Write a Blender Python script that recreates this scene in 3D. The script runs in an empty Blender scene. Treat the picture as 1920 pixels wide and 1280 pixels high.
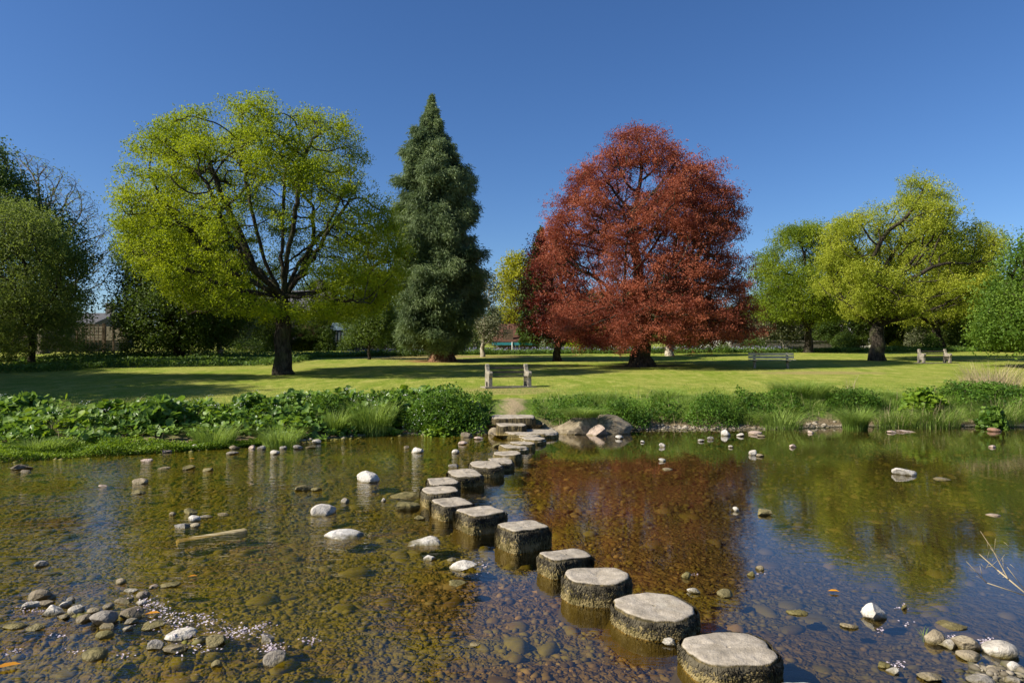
import bpy, math, random
import numpy as np
from mathutils import Vector

rng = np.random.default_rng(11)
random.seed(5)
S = bpy.context.scene
COL = S.collection
PI = math.pi
F, CX, HY, CH = 1280.0, 960.0, 670.0, 2.1      # focal length in photo pixels, centre column, horizon row, eye height over the water


def on_z(px, py, z=0.0):
    d = (CH - z) * F / (py - HY)
    return np.array([(px - CX) * d / F, d, z])


def at(px, py, d):
    return np.array([(px - CX) * d / F, d, CH - (py - HY) * d / F])


def lawn_d(py):
    return 2905.6 / (py - 611.1)


# ------------------------------------------------------------------ noise
def _hash(ix, iy, iz, seed):
    h = (ix * 374761393 + iy * 668265263 + iz * 2147483647 + seed * 1274126177) & 0xFFFFFFFF
    h = ((h ^ (h >> 13)) * 1274126177) & 0xFFFFFFFF
    h = ((h ^ (h >> 16)) * 2246822519) & 0xFFFFFFFF
    return (h & 0xFFFFFF) / float(0xFFFFFF)


def vn(x, y, z=None, s=1.0, seed=0):
    x = np.asarray(x, float) * s; y = np.asarray(y, float) * s
    z = np.zeros_like(x) if z is None else np.asarray(z, float) * s
    xi = np.floor(x).astype(np.int64); yi = np.floor(y).astype(np.int64); zi = np.floor(z).astype(np.int64)
    fx, fy, fz = x - xi, y - yi, z - zi
    fx = fx * fx * (3 - 2 * fx); fy = fy * fy * (3 - 2 * fy); fz = fz * fz * (3 - 2 * fz)
    r = 0
    for a in (0, 1):
        for b in (0, 1):
            for c in (0, 1):
                w = (fx if a else 1 - fx) * (fy if b else 1 - fy) * (fz if c else 1 - fz)
                r = r + w * _hash(xi + a, yi + b, zi + c, seed)
    return r * 2 - 1


def fbm(x, y, z=None, s=1.0, seed=0, o=3):
    r = 0; a = 1.0
    for k in range(o):
        r = r + a * vn(x, y, z, s * 2.03 ** k, seed + k * 7); a *= 0.5
    return r / 1.75


def sstep(a, b, x):
    t = np.clip((np.asarray(x, float) - a) / (b - a), 0, 1)
    return t * t * (3 - 2 * t)


# ------------------------------------------------------------------ scene helpers
def mesh_np(name, V, Fs, mat, smooth=True):
    """V (n,3); Fs = array (m,k) or list of such arrays"""
    if isinstance(Fs, np.ndarray): Fs = [Fs]
    Fs = [np.asarray(f, np.int32) for f in Fs if len(f)]
    V = np.ascontiguousarray(V, np.float32)
    me = bpy.data.meshes.new(name)
    me.vertices.add(len(V)); me.vertices.foreach_set('co', V.ravel())
    loops = np.concatenate([f.ravel() for f in Fs])
    tot = np.concatenate([np.full(len(f), f.shape[1], np.int32) for f in Fs])
    start = np.concatenate([[0], np.cumsum(tot)[:-1]]).astype(np.int32)
    me.loops.add(len(loops)); me.loops.foreach_set('vertex_index', loops)
    me.polygons.add(len(tot)); me.polygons.foreach_set('loop_start', start); me.polygons.foreach_set('loop_total', tot)
    me.polygons.foreach_set('use_smooth', np.full(len(tot), bool(smooth)))
    me.update(calc_edges=True)
    if mat: me.materials.append(mat)
    return me


def link(name, me, parent=None, loc=None):
    o = bpy.data.objects.new(name, me); COL.objects.link(o)
    if parent: o.parent = parent
    if loc is not None: o.location = [float(v) for v in loc]
    return o


def tag(o, label=None, cat=None, group=None, kind=None):
    if label: o['label'] = label
    if cat: o['category'] = cat
    if group: o['group'] = group
    if kind: o['kind'] = kind
    return o


def thing(name, loc, label, cat, group=None, rz=0.0):
    o = bpy.data.objects.new(name, None); COL.objects.link(o)
    o.empty_display_size = 0.2
    o.location = [float(v) for v in loc]; o.rotation_euler = (0, 0, rz)
    return tag(o, label, cat, group)


def dup(root, loc, rz, scale, label, group=None):
    r = root.copy(); COL.objects.link(r)
    r.location = [float(v) for v in loc]; r.rotation_euler = (0, 0, rz); r.scale = scale
    r['label'] = label
    if group: r['group'] = group
    for ch in root.children:
        c = ch.copy(); COL.objects.link(c); c.parent = r
    return r


class MB:
    """collects boxes, prisms and bars into one mesh"""
    def __init__(s): s.v = []; s.f = []
    def add(s, vs, fs):
        b = len(s.v); s.v += [tuple(map(float, p)) for p in vs]; s.f += [[b + i for i in f] for f in fs]
    def box(s, c, size, rz=0.0, jit=0.0):
        x, y, z = [h / 2 for h in size]; ca, sa = math.cos(rz), math.sin(rz); vs = []
        for dz in (-z, z):
            for dx, dy in ((-x, -y), (x, -y), (x, y), (-x, y)):
                q = [random.uniform(-jit, jit) for _ in range(3)]
                vs.append((c[0] + dx * ca - dy * sa + q[0], c[1] + dx * sa + dy * ca + q[1], c[2] + dz + q[2]))
        s.add(vs, [(3, 2, 1, 0), (4, 5, 6, 7), (0, 1, 5, 4), (1, 2, 6, 5), (2, 3, 7, 6), (3, 0, 4, 7)])
    def prism(s, poly, x0, x1):
        """polygon in (y,z), extruded along x"""
        n = len(poly)
        vs = [(x0, a, b) for a, b in poly] + [(x1, a, b) for a, b in poly]
        s.add(vs, [tuple(range(n))[::-1], tuple(range(n, 2 * n))] + [(i, (i + 1) % n, n + (i + 1) % n, n + i) for i in range(n)])
    def bar(s, a, b, r0, r1=None, k=6):
        a = Vector(a); b = Vector(b); r1 = r0 if r1 is None else r1
        t = (b - a).normalized(); u = t.orthogonal().normalized(); w = t.cross(u)
        vs = [a + (u * math.cos(2 * PI * i / k) + w * math.sin(2 * PI * i / k)) * r0 for i in range(k)]
        vs += [b + (u * math.cos(2 * PI * i / k) + w * math.sin(2 * PI * i / k)) * r1 for i in range(k)]
        s.add(vs, [(i, (i + 1) % k, k + (i + 1) % k, k + i) for i in range(k)] + [tuple(range(k))[::-1], tuple(range(k, 2 * k))])
    def build(s, name, mat, parent=None, loc=None, smooth=False, bevel=0.0):
        me = bpy.data.meshes.new(name); me.from_pydata(s.v, [], s.f)
        me.materials.append(mat)
        if smooth: me.polygons.foreach_set('use_smooth', [True] * len(me.polygons))
        me.update()
        o = link(name, me, parent, loc)
        if bevel:
            m = o.modifiers.new('bevel', 'BEVEL'); m.width = bevel; m.segments = 2
        return o


# ------------------------------------------------------------------ materials
class NT:
    def __init__(s, name):
        s.m = bpy.data.materials.new(name); s.m.use_nodes = True
        s.t = s.m.node_tree; s.t.nodes.clear()
        s.out = s.t.nodes.new('ShaderNodeOutputMaterial')
    def n(s, typ, **kw):
        nd = s.t.nodes.new(typ)
        for k, v in kw.items():
            if k.startswith('i_'):
                key = k[2:]; key = int(key) if key.isdigit() else key.replace('_', ' ')
                s.put(nd.inputs[key], v)
            else: setattr(nd, k, v)
        return nd
    def put(s, sock, v):
        if isinstance(v, bpy.types.NodeSocket): s.t.links.new(v, sock)
        elif isinstance(v, (tuple, list)) and sock.type == 'RGBA': sock.default_value = tuple(v) + ((1,) if len(v) == 3 else ())
        else: sock.default_value = v
    def pos(s): return s.n('ShaderNodeNewGeometry').outputs['Position']
    def math(s, op, a, b=0.0, c=0.0, clamp=False):
        nd = s.n('ShaderNodeMath', operation=op, use_clamp=clamp)
        s.put(nd.inputs[0], a); s.put(nd.inputs[1], b); s.put(nd.inputs[2], c)
        return nd.outputs[0]
    def ramp(s, x, a, b, lo=0.0, hi=1.0):
        nd = s.n('ShaderNodeMapRange', interpolation_type='SMOOTHSTEP')
        for k, v in (('Value', x), ('From Min', a), ('From Max', b), ('To Min', lo), ('To Max', hi)): s.put(nd.inputs[k], v)
        return nd.outputs[0]
    def mix(s, f, a, b, mode='MIX'):
        nd = s.n('ShaderNodeMix', data_type='RGBA', blend_type=mode)
        s.put(nd.inputs[0], f); s.put(nd.inputs[6], a); s.put(nd.inputs[7], b)
        return nd.outputs[2]
    def noise(s, scale, vec=None, detail=3.0, rough=0.55, dist=0.0):
        nd = s.n('ShaderNodeTexNoise')
        nd.inputs['Scale'].default_value = scale; nd.inputs['Detail'].default_value = detail
        nd.inputs['Roughness'].default_value = rough; nd.inputs['Distortion'].default_value = dist
        s.put(nd.inputs['Vector'], vec if vec is not None else s.pos())
        return nd.outputs[0]
    def voro(s, scale, vec=None, feature='F1', out='Distance'):
        nd = s.n('ShaderNodeTexVoronoi', feature=feature); nd.inputs['Scale'].default_value = scale
        s.put(nd.inputs['Vector'], vec if vec is not None else s.pos())
        return nd.outputs[out]
    def scaled(s, v, vec=None):
        nd = s.n('ShaderNodeVectorMath', operation='MULTIPLY'); s.put(nd.inputs[0], vec if vec is not None else s.pos())
        nd.inputs[1].default_value = v
        return nd.outputs[0]
    def xyz(s, vec): return s.n('ShaderNodeSeparateXYZ', i_0=vec).outputs
    def bump(s, h, strength=0.5, dist=0.02):
        nd = s.n('ShaderNodeBump'); nd.inputs['Strength'].default_value = strength; nd.inputs['Distance'].default_value = dist
        s.put(nd.inputs['Height'], h); return nd.outputs[0]
    def done(s, col, rough=0.8, nrm=None, spec=0.3):
        b = s.n('ShaderNodeBsdfPrincipled'); s.put(b.inputs['Base Color'], col); s.put(b.inputs['Roughness'], rough)
        s.put(b.inputs['Specular IOR Level'], spec)
        if nrm is not None: s.put(b.inputs['Normal'], nrm)
        s.t.links.new(b.outputs[0], s.out.inputs[0]); return s.m


def leaf_mat(name, dark, light, trans, tf=0.4, cl=0.5, rough=0.55, spec=0.25):
    t = NT(name)
    g = t.n('ShaderNodeNewGeometry')
    nz = t.noise(cl, g.outputs['Position'], 2.0)
    f = t.math('ADD', t.math('MULTIPLY', g.outputs['Random Per Island'], 0.4), t.ramp(nz, 0.32, 0.66, -0.15, 0.62), clamp=True)
    c = t.mix(f, dark, light)
    b = t.n('ShaderNodeBsdfPrincipled'); t.put(b.inputs['Base Color'], c); b.inputs['Roughness'].default_value = rough
    b.inputs['Specular IOR Level'].default_value = spec
    tr = t.n('ShaderNodeBsdfTranslucent'); t.put(tr.inputs[0], t.mix(0.6, c, trans))
    mx = t.n('ShaderNodeMixShader'); mx.inputs[0].default_value = tf
    t.t.links.new(b.outputs[0], mx.inputs[1]); t.t.links.new(tr.outputs[0], mx.inputs[2])
    t.t.links.new(mx.outputs[0], t.out.inputs[0])
    return t.m


def bark_mat(name, a, b, scale=3.0):
    t = NT(name)
    v = t.scaled((1, 1, 0.3))
    n1 = t.noise(scale * 3, v, 5.0, 0.65); n2 = t.noise(scale * 0.4, None, 2.0)
    c = t.mix(t.ramp(n1, 0.35, 0.7), a, b)
    c = t.mix(t.ramp(n2, 0.5, 0.7, 0, 0.5), c, (0.07, 0.08, 0.03))
    return t.done(c, 0.9, t.bump(n1, 0.8, 0.05), 0.1)


def simple_mat(name, a, b, scale=4.0, rough=0.8, bump=0.3, spec=0.3, bd=0.01, stretch=(1, 1, 1)):
    t = NT(name)
    n1 = t.noise(scale, t.scaled(stretch), 5.0, 0.6)
    return t.done(t.mix(t.ramp(n1, 0.3, 0.7), a, b), rough, t.bump(n1, bump, bd), spec)


M = {}
M['maple'] = leaf_mat('yellow_green_leaf', (0.105, 0.17, 0.006), (0.33, 0.365, 0.018), (0.48, 0.57, 0.015), 0.45, 0.9)
M['maple_dark'] = leaf_mat('fresh_green_leaf', (0.075, 0.13, 0.008), (0.26, 0.32, 0.022), (0.4, 0.48, 0.02), 0.42)
M['oak'] = leaf_mat('olive_yellow_leaf', (0.175, 0.225, 0.014), (0.43, 0.45, 0.05), (0.54, 0.6, 0.03), 0.42, 0.8)
M['sequoia'] = leaf_mat('blue_green_needles', (0.06, 0.10, 0.042), (0.235, 0.30, 0.125), (0.2, 0.27, 0.09), 0.3, 0.6)
M['copper'] = leaf_mat('copper_red_leaf', (0.125, 0.029, 0.018), (0.48, 0.155, 0.08), (0.42, 0.08, 0.035), 0.33, 0.8, 0.55, 0.2)
M['plum'] = leaf_mat('dark_red_leaf', (0.08, 0.018, 0.012), (0.27, 0.06, 0.035), (0.30, 0.03, 0.015), 0.35, 0.7, 0.45, 0.4)
M['dark'] = leaf_mat('dark_green_leaf', (0.03, 0.06, 0.010), (0.11, 0.165, 0.028), (0.17, 0.25, 0.018), 0.32)
M['mid'] = leaf_mat('mid_green_leaf', (0.035, 0.07, 0.012), (0.12, 0.17, 0.03), (0.18, 0.25, 0.02), 0.35)
M['chestnut'] = leaf_mat('rich_green_leaf', (0.055, 0.115, 0.012), (0.17, 0.26, 0.03), (0.24, 0.36, 0.025), 0.35)
M['weep'] = leaf_mat('greyish_olive_leaf', (0.06, 0.092, 0.018), (0.23, 0.295, 0.062), (0.3, 0.38, 0.05), 0.4)
M['yellow'] = leaf_mat('bright_yellow_leaf', (0.22, 0.23, 0.01), (0.42, 0.40, 0.02), (0.5, 0.5, 0.02), 0.4)
M['pale'] = leaf_mat('pale_silvery_leaf', (0.07, 0.085, 0.035), (0.30, 0.31, 0.18), (0.2, 0.22, 0.08), 0.3)
M['bush'] = leaf_mat('nettle_leaf', (0.03, 0.085, 0.008), (0.13, 0.24, 0.022), (0.2, 0.32, 0.02), 0.35, 2.0)
M['butterbur'] = leaf_mat('butterbur_leaf', (0.05, 0.12, 0.012), (0.21, 0.32, 0.05), (0.26, 0.42, 0.03), 0.35, 2.0, 0.45, 0.4)
M['cress'] = leaf_mat('bright_cress_leaf', (0.09, 0.17, 0.01), (0.22, 0.31, 0.025), (0.3, 0.42, 0.02), 0.35, 2.0)
M['blade'] = leaf_mat('grass_blade', (0.10, 0.18, 0.02), (0.32, 0.42, 0.10), (0.38, 0.5, 0.06), 0.4, 2.0)
M['dry'] = leaf_mat('dry_grass_blade', (0.30, 0.23, 0.12), (0.55, 0.45, 0.28), (0.4, 0.32, 0.16), 0.25, 2.0)
M['border'] = leaf_mat('border_leaf', (0.04, 0.09, 0.012), (0.16, 0.25, 0.05), (0.2, 0.3, 0.03), 0.35, 1.0)
M['petal'] = leaf_mat('pink_white_petal', (0.42, 0.33, 0.38), (0.72, 0.65, 0.68), (0.5, 0.42, 0.48), 0.2, 3.0)
M['white_flower'] = leaf_mat('white_flower', (0.6, 0.62, 0.5), (0.85, 0.85, 0.78), (0.6, 0.6, 0.5), 0.2, 3.0)
M['bluebell'] = leaf_mat('bluebell_flower', (0.18, 0.17, 0.38), (0.45, 0.42, 0.55), (0.3, 0.3, 0.5), 0.2, 3.0)
M['orange_leaf'] = leaf_mat('orange_leaf', (0.45, 0.18, 0.01), (0.6, 0.28, 0.02), (0.4, 0.2, 0.02), 0.2, 3.0)
M['bark'] = bark_mat('dark_bark', (0.018, 0.014, 0.010), (0.075, 0.062, 0.046))
M['bark_grey'] = bark_mat('grey_bark', (0.06, 0.052, 0.042), (0.18, 0.16, 0.13))
M['bark_red'] = bark_mat('red_brown_bark', (0.06, 0.03, 0.017), (0.22, 0.12, 0.07))
M['bark_pale'] = bark_mat('pale_bark', (0.25, 0.21, 0.15), (0.5, 0.45, 0.36))
M['bark_twig'] = bark_mat('brown_twig_bark', (0.10, 0.085, 0.06), (0.22, 0.19, 0.14))
M['concrete'] = simple_mat('weathered_concrete', (0.15, 0.13, 0.10), (0.33, 0.29, 0.225), 12.0)
M['wood'] = simple_mat('weathered_oak_slat', (0.045, 0.036, 0.026), (0.12, 0.10, 0.075), 9.0, stretch=(0.2, 3, 3))
M['wood_lit'] = simple_mat('sunlit_silvered_slat', (0.36, 0.32, 0.21), (0.58, 0.53, 0.38), 9.0, stretch=(0.2, 3, 3))  # silvered wood, its colour raised to look sunlit
M['stone_wall'] = None


# ------------------------------------------------------------------ ground heights
E_X = [-80, -40, -25, -16, -10.3, -8, -6.1, -3.5, -0.9, 1, 4, 7.6, 10, 15, 25, 80]
E_Y = [7.5, 9.5, 11, 12.4, 13.8, 15, 16.3, 18.3, 18.6, 18.9, 19.8, 19.9, 20.5, 20.7, 21, 24]
W_X = [-80, -20, -10, -6, -3, 0, 1.5, 4, 8, 12, 20, 80]
W_Y = [6, 5.5, 4.2, 3.1, 2.0, 2.4, 2.6, 1.9, 1.5, 1.7, 1.7, 2]
B_X = [-80, -12, -8, -5, -2, 0, 2, 4.5, 7, 10, 20, 80]
B_Y = [1.6, 1.6, 1.3, 0.6, 0.3, 0.2, 0.4, 0.9, 0.7, 0.3, 0.15, 0.2]


def edge(x): return np.interp(x, E_X, E_Y) + 0.22 * vn(x, np.zeros_like(np.asarray(x, float)), s=0.55, seed=3)
def bankw(x): return np.interp(x, W_X, W_Y)


def lawn_z(x, y):
    z = 0.75 + 0.046 * (np.minimum(y, 63.0) - 20.0)
    far = np.maximum(y - 63.0, 0)
    z = z + 0.03 * np.minimum(far, 60) + 0.06 * np.clip(far - 80, 0, 300)
    return z + 0.03 * fbm(x, y, s=0.12, seed=9)


BARS = [(185, 1148, 0.165, 0.8, 0.42), (350, 1200, 0.155, 0.6, 0.25), (1860, 1268, 0.22, 0.7, 0.36), (365, 978, 0.12, 0.7, 0.5), (1790, 1195, 0.12, 0.5, 0.3), (860, 1050, .08, .6, .4)]


def bed_z(x, y, s):
    z = -0.17 + 0.045 * fbm(x, y, s=0.7, seed=21) + 0.035 * fbm(x, y, s=3.0, seed=22)
    z = z * sstep(-0.15, 2.6, -s) - 0.012
    for px, py, amp, sx, sy in BARS:
        c = on_z(px, py)
        z = z + amp * np.exp(-((x - c[0]) / sx) ** 2 - ((y - c[1]) / sy) ** 2)
    nb = sstep(2.6, -0.6, y - 0.03 * np.abs(x))            # the near bank, behind the camera
    return z + nb * 1.0


def ground_z(x, y):
    x = np.asarray(x, float); y = np.asarray(y, float)
    s = y - edge(x)
    B = np.interp(x, B_X, B_Y); W = bankw(x)
    lz = lawn_z(x, y)
    beach = 0.10 * np.clip(s / np.maximum(B, .05), 0, 1)
    t = np.clip((s - B) / np.maximum(W - B, 0.3), 0, 1)
    hump = 0.10 * fbm(x, y, s=0.9, seed=31) * np.sin(PI * t)
    up = sstep(0, 1, t ** 0.8)
    bank = beach + (lz - beach) * up + hump
    land = np.where(s > W, lz, bank) + np.where(s < W, 0.02 * fbm(x, y, s=5, seed=33), 0)
    return np.where(s > 0, land, bed_z(x, y, s))


def gz(x, y): return float(ground_z(np.array([x]), np.array([y]))[0])


# ------------------------------------------------------------------ ground material
def lawn_material():
    t = NT('lawn_grass')
    p = t.pos(); x, y, z = t.xyz(p)
    big = t.noise(0.16, p, 3.0); mid = t.noise(0.9, t.scaled((1, 0.45, 1), p), 4.0, 0.6); fine = t.noise(16.0, p, 3.0, 0.7)
    c = t.mix(t.ramp(mid, 0.35, 0.68), (0.195, 0.245, 0.03), (0.32, 0.315, 0.07))
    c = t.mix(t.ramp(big, 0.46, 0.62, 0, 0.75), c, (0.33, 0.31, 0.075))
    stripe = t.n('ShaderNodeTexWave', wave_type='BANDS', bands_direction='Y')
    stripe.inputs['Scale'].default_value = 0.33; stripe.inputs['Distortion'].default_value = 2.5; stripe.inputs['Detail'].default_value = 1.0
    t.put(stripe.inputs['Vector'], p)
    c = t.mix(t.ramp(stripe.outputs[1], 0.2, 0.8, 0, 0.25), c, (0.16, 0.24, 0.025))
    c = t.mix(t.ramp(fine, 0.42, 0.68, 0, 0.75), c, (0.10, 0.155, 0.014))
    pat = t.noise(2.4, t.scaled((1, 0.35, 1), p), 5.0, 0.7)
    c = t.mix(t.ramp(pat, 0.5, 0.66, 0, 0.55), c, (0.41, 0.38, 0.11))
    c = t.mix(t.ramp(pat, 0.46, 0.34, 0, 0.5), c, (0.10, 0.165, 0.018))
    # dandelions
    sp = t.voro(2.6, t.scaled((1, 0.7, 0), p))
    c = t.mix(t.ramp(sp, 0.035, 0.06, 0.9, 0), c, (0.55, 0.45, 0.02))
    # worn and bare places: the path from the stones, the bench foot, needle litter, dry patches
    def spot(cx, cy, rx, ry):
        a = t.math('DIVIDE', t.math('SUBTRACT', x, cx), rx); b = t.math('DIVIDE', t.math('SUBTRACT', y, cy), ry)
        return t.math('ADD', t.math('MULTIPLY', a, a), t.math('MULTIPLY', b, b))
    wob = t.math('MULTIPLY', t.math('SUBTRACT', t.noise(1.6, p, 4.0, 0.65), 0.5), 2.2)
    for cx, cy, rx, ry, col, k in ((0.0, 20.6, 0.5, 1.2, (0.33, 0.25, 0.15), 0.8), (-0.2, 24.0, 1.8, 1.6, (0.29, 0.24, 0.09), 0.75),
                                   (15.0, 33.0, 3.5, 1.2, (0.30, 0.22, 0.10), 0.6), (-4.7, 44.5, 2.6, 2.2, (0.24, 0.13, 0.06), 0.9),
                                   (-7.5, 50, 5.5, 3.6, (0.30, 0.22, 0.10), 0.7), (-1.5, 51, 4.5, 2.5, (0.27, 0.19, 0.08), 0.6), (7.5, 38.8, 2.2, 1.6, (0.12, 0.09, 0.05), 0.8)):
        f = t.ramp(t.math('ADD', spot(cx, cy, rx, ry), wob), 1.3, 0.3, 0, k)
        c = t.mix(f, c, col)
    return t.done(c, 0.95, t.bump(t.math('ADD', fine, t.math('MULTIPLY', mid, 0.7)), 0.7, 0.06), 0.05)


def bank_material():
    t = NT('bank_soil')
    p = t.pos(); x, y, z = t.xyz(p)
    n1 = t.noise(2.2, p, 5.0, 0.65); n2 = t.noise(14.0, p, 4.0, 0.7)
    soil = t.mix(t.ramp(n2, 0.3, 0.7), (0.085, 0.062, 0.035), (0.24, 0.185, 0.11))
    green = t.mix(t.ramp(n2, 0.3, 0.7), (0.04, 0.085, 0.012), (0.15, 0.21, 0.03))
    f = t.ramp(t.math('ADD', z, t.math('MULTIPLY', t.math('SUBTRACT', n1, 0.5), 0.9)), 0.12, 0.4)
    c = t.mix(f, soil, green)
    dx = t.math('ABSOLUTE', t.math('ADD', x, t.math('MULTIPLY', t.math('SUBTRACT', n1, 0.5), 1.2)))
    c = t.mix(t.ramp(t.math('ADD', dx, t.math('MULTIPLY', n2, 0.5)), 0.3, 0.75, 0.9, 0), c, (0.33, 0.25, 0.15))
    return t.done(c, 0.95, t.bump(n2, 0.9, 0.04), 0.1)


def bed_material():
    t = NT('riverbed_gravel')
    p = t.pos(); x, y, z = t.xyz(p)
    wp = t.n('ShaderNodeVectorMath', operation='ADD', i_0=p); 
    t.put(wp.inputs[1], t.scaled((0.12, 0.12, 0.12), t.n('ShaderNodeTexNoise', i_Scale=6.0, i_Vector=p).outputs[1]))
    v1 = t.n('ShaderNodeTexVoronoi'); v1.inputs['Scale'].default_value = 13.0; t.put(v1.inputs['Vector'], wp.outputs[0])
    v2 = t.n('ShaderNodeTexVoronoi'); v2.inputs['Scale'].default_value = 34.0; t.put(v2.inputs['Vector'], wp.outputs[0])
    n1 = t.math('ADD', t.noise(0.55, t.scaled((0.8, 1.6, 1), p), 4.0, 0.62), t.ramp(x, 1.2, -1.5, -0.06, 0.07)); n2 = t.noise(7.0, p, 4.0, 0.65)
    hue = t.xyz(v1.outputs['Color'])[0]
    c = t.mix(hue, (0.07, 0.05, 0.018), (0.17, 0.125, 0.05))
    c = t.mix(t.ramp(n1, 0.42, 0.6, 0, 0.85), c, t.mix(t.ramp(n2, .3, .7), (0.06, 0.066, 0.006), (0.225, 0.21, 0.015)))
    c = t.mix(t.ramp(n2, 0.5, 0.72, 0, 0.7), c, (0.05, 0.042, 0.014))
    c = t.mix(t.ramp(t.math('ADD', x, t.math('MULTIPLY', n2, 1.5)), 1.4, 3.8, 0, 0.75), c, (0.040, 0.040, 0.026))      # bed colour darkened under the still pool so the sky reflection stands out
    dry = t.ramp(z, 0.0, 0.05)
    c = t.mix(dry, c, t.mix(hue, (0.20, 0.16, 0.11), (0.40, 0.34, 0.26)))
    h = t.math('ADD', t.math('MULTIPLY', v1.outputs['Distance'], -1.0), t.math('MULTIPLY', v2.outputs['Distance'], -0.45))
    return t.done(c, 0.75, t.bump(h, 0.9, 0.05), 0.2)


M['lawn'] = lawn_material(); M['bank'] = bank_material(); M['bed'] = bed_material()


def spaced(parts):
    out = [np.arange(a, b, st) for a, b, st in parts]
    return np.concatenate(out + [[parts[-1][1]]])


xs = spaced([(-420, -80, 20), (-80, -30, 3), (-30, -14, 0.5), (-14, -8, 0.16), (-8, 8, 0.075), (8, 16, 0.16), (16, 30, 0.5), (30, 80, 3), (80, 420, 20)])
vs = spaced([(-60, -24, 3), (-24, -16, 0.5), (-16, -9, 0.075), (-9, -2, 0.11), (-2, 6, 0.09), (6, 14, 0.5), (14, 50, 1.2), (50, 110, 4), (110, 520, 18)])
GXX, GVV = np.meshgrid(xs, vs, indexing='ij')
GYY = edge(GXX) + GVV
GZZ = ground_z(GXX, GYY)
GV = np.stack([GXX, GYY, GZZ], -1).reshape(-1, 3)
ni, nj = GXX.shape
I = np.arange(ni * nj).reshape(ni, nj)
Q = np.stack([I[:-1, :-1], I[1:, :-1], I[1:, 1:], I[:-1, 1:]], -1).reshape(-1, 4)
sc_ = (GVV[:-1, :-1] + GVV[1:, 1:]).ravel() / 2; xc_ = (GXX[:-1, :-1] + GXX[1:, 1:]).ravel() / 2
wc_ = bankw(xc_)


def ground_piece(name, mask, mat):
    q = Q[mask]; u, inv = np.unique(q, return_inverse=True)
    o = link(name, mesh_np(name, GV[u], inv.reshape(-1, 4), mat)); tag(o, kind='structure'); return o


ground_piece('riverbed', sc_ < 0.12, M['bed'])
ground_piece('riverbank', (sc_ >= 0.12) & (sc_ < wc_), M['bank'])
ground_piece('lawn', (sc_ >= 0.12) & (sc_ >= wc_), M['lawn'])


# ------------------------------------------------------------------ water
def water_material():
    t = NT('river_water')
    p = t.pos(); x, y, z = t.xyz(p)
    rot = t.n('ShaderNodeMapping'); t.put(rot.inputs[0], p); rot.inputs['Rotation'].default_value = (0, 0, math.radians(-18)); rot.inputs['Scale'].default_value = (1.0, 2.4, 1)
    a = t.noise(3.2, rot.outputs[0], 3.0, 0.55, 0.6); b = t.noise(11.0, rot.outputs[0], 2.0, 0.5, 0.4); c = t.noise(0.5, p, 2.0)
    left = t.ramp(x, 0.6, -2.2, 0.07, 0.9)                       # quick shallow run on the left, still pool on the right
    amp = t.math('MULTIPLY', left, t.ramp(c, 0.35, 0.6, 0.45, 1.2))
    h = t.math('MULTIPLY', t.math('ADD', a, t.math('MULTIPLY', b, 0.28)), amp)
    nb = t.bump(h, 0.55, 0.035)
    # Schlick reflectance, the same from above and from below (sunlight reaches the bed along straight rays)
    dt = t.n('ShaderNodeVectorMath', operation='DOT_PRODUCT'); t.put(dt.inputs[0], t.n('ShaderNodeNewGeometry').outputs['Incoming']); t.put(dt.inputs[1], nb)
    om = t.math('SUBTRACT', 1.0, t.math('ABSOLUTE', dt.outputs['Value']), clamp=True)
    fr = t.math('ADD', t.math('MULTIPLY', t.math('POWER', om, 4.3), 0.965), 0.035)
    tr = t.n('ShaderNodeBsdfTransparent'); tr.inputs[0].default_value = (0.84, 0.73, 0.44, 1)
    gl = t.n('ShaderNodeBsdfGlossy'); gl.inputs['Roughness'].default_value = 0.02; gl.inputs[0].default_value = (1, 1, 1, 1); t.put(gl.inputs['Normal'], nb)
    mx = t.n('ShaderNodeMixShader'); t.put(mx.inputs[0], fr)
    t.t.links.new(tr.outputs[0], mx.inputs[1]); t.t.links.new(gl.outputs[0], mx.inputs[2])
    t.t.links.new(mx.outputs[0], t.out.inputs[0])
    return t.m


wx = np.concatenate([np.arange(-80, -30, 5), np.arange(-30, 30, 1.0), np.arange(30, 81, 5)])
wy0 = np.full_like(wx, -4.0); wy1 = edge(wx) + 0.5
WV = np.concatenate([np.stack([wx, wy0, 0 * wx], 1), np.stack([wx, wy1, 0 * wx], 1)])
n = len(wx); k = np.arange(n - 1)
tag(link('river_water', mesh_np('river_water', WV, np.stack([k, k + 1, n + k + 1, n + k], 1), water_material())), kind='structure')


# ------------------------------------------------------------------ leaves and branches
def unit(v): return v / np.maximum(np.linalg.norm(v, axis=-1, keepdims=True), 1e-9)


def leaves_mesh(P, L, Wd, up=0.7, axis=None, axis_w=0.0, fold=0.15):
    n = len(P)
    N = unit(rng.normal(size=(n, 3)) + np.array([0, 0, up]) * 1.2)
    A = rng.normal(size=(n, 3))
    if axis is not None: A = A * (1 - axis_w) + axis * axis_w * 1.6
    A = unit(A - N * (A * N).sum(1, keepdims=True)); B = np.cross(N, A)
    L = np.broadcast_to(L, (n,))[:, None]; Wd = np.broadcast_to(Wd, (n,))[:, None]
    V = np.stack([P - A * L / 2, P + B * Wd / 2 + N * Wd * fold, P + A * L / 2, P - B * Wd / 2 + N * Wd * fold], 1).reshape(-1, 3)
    return V, np.arange(4 * n).reshape(-1, 4)


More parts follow.
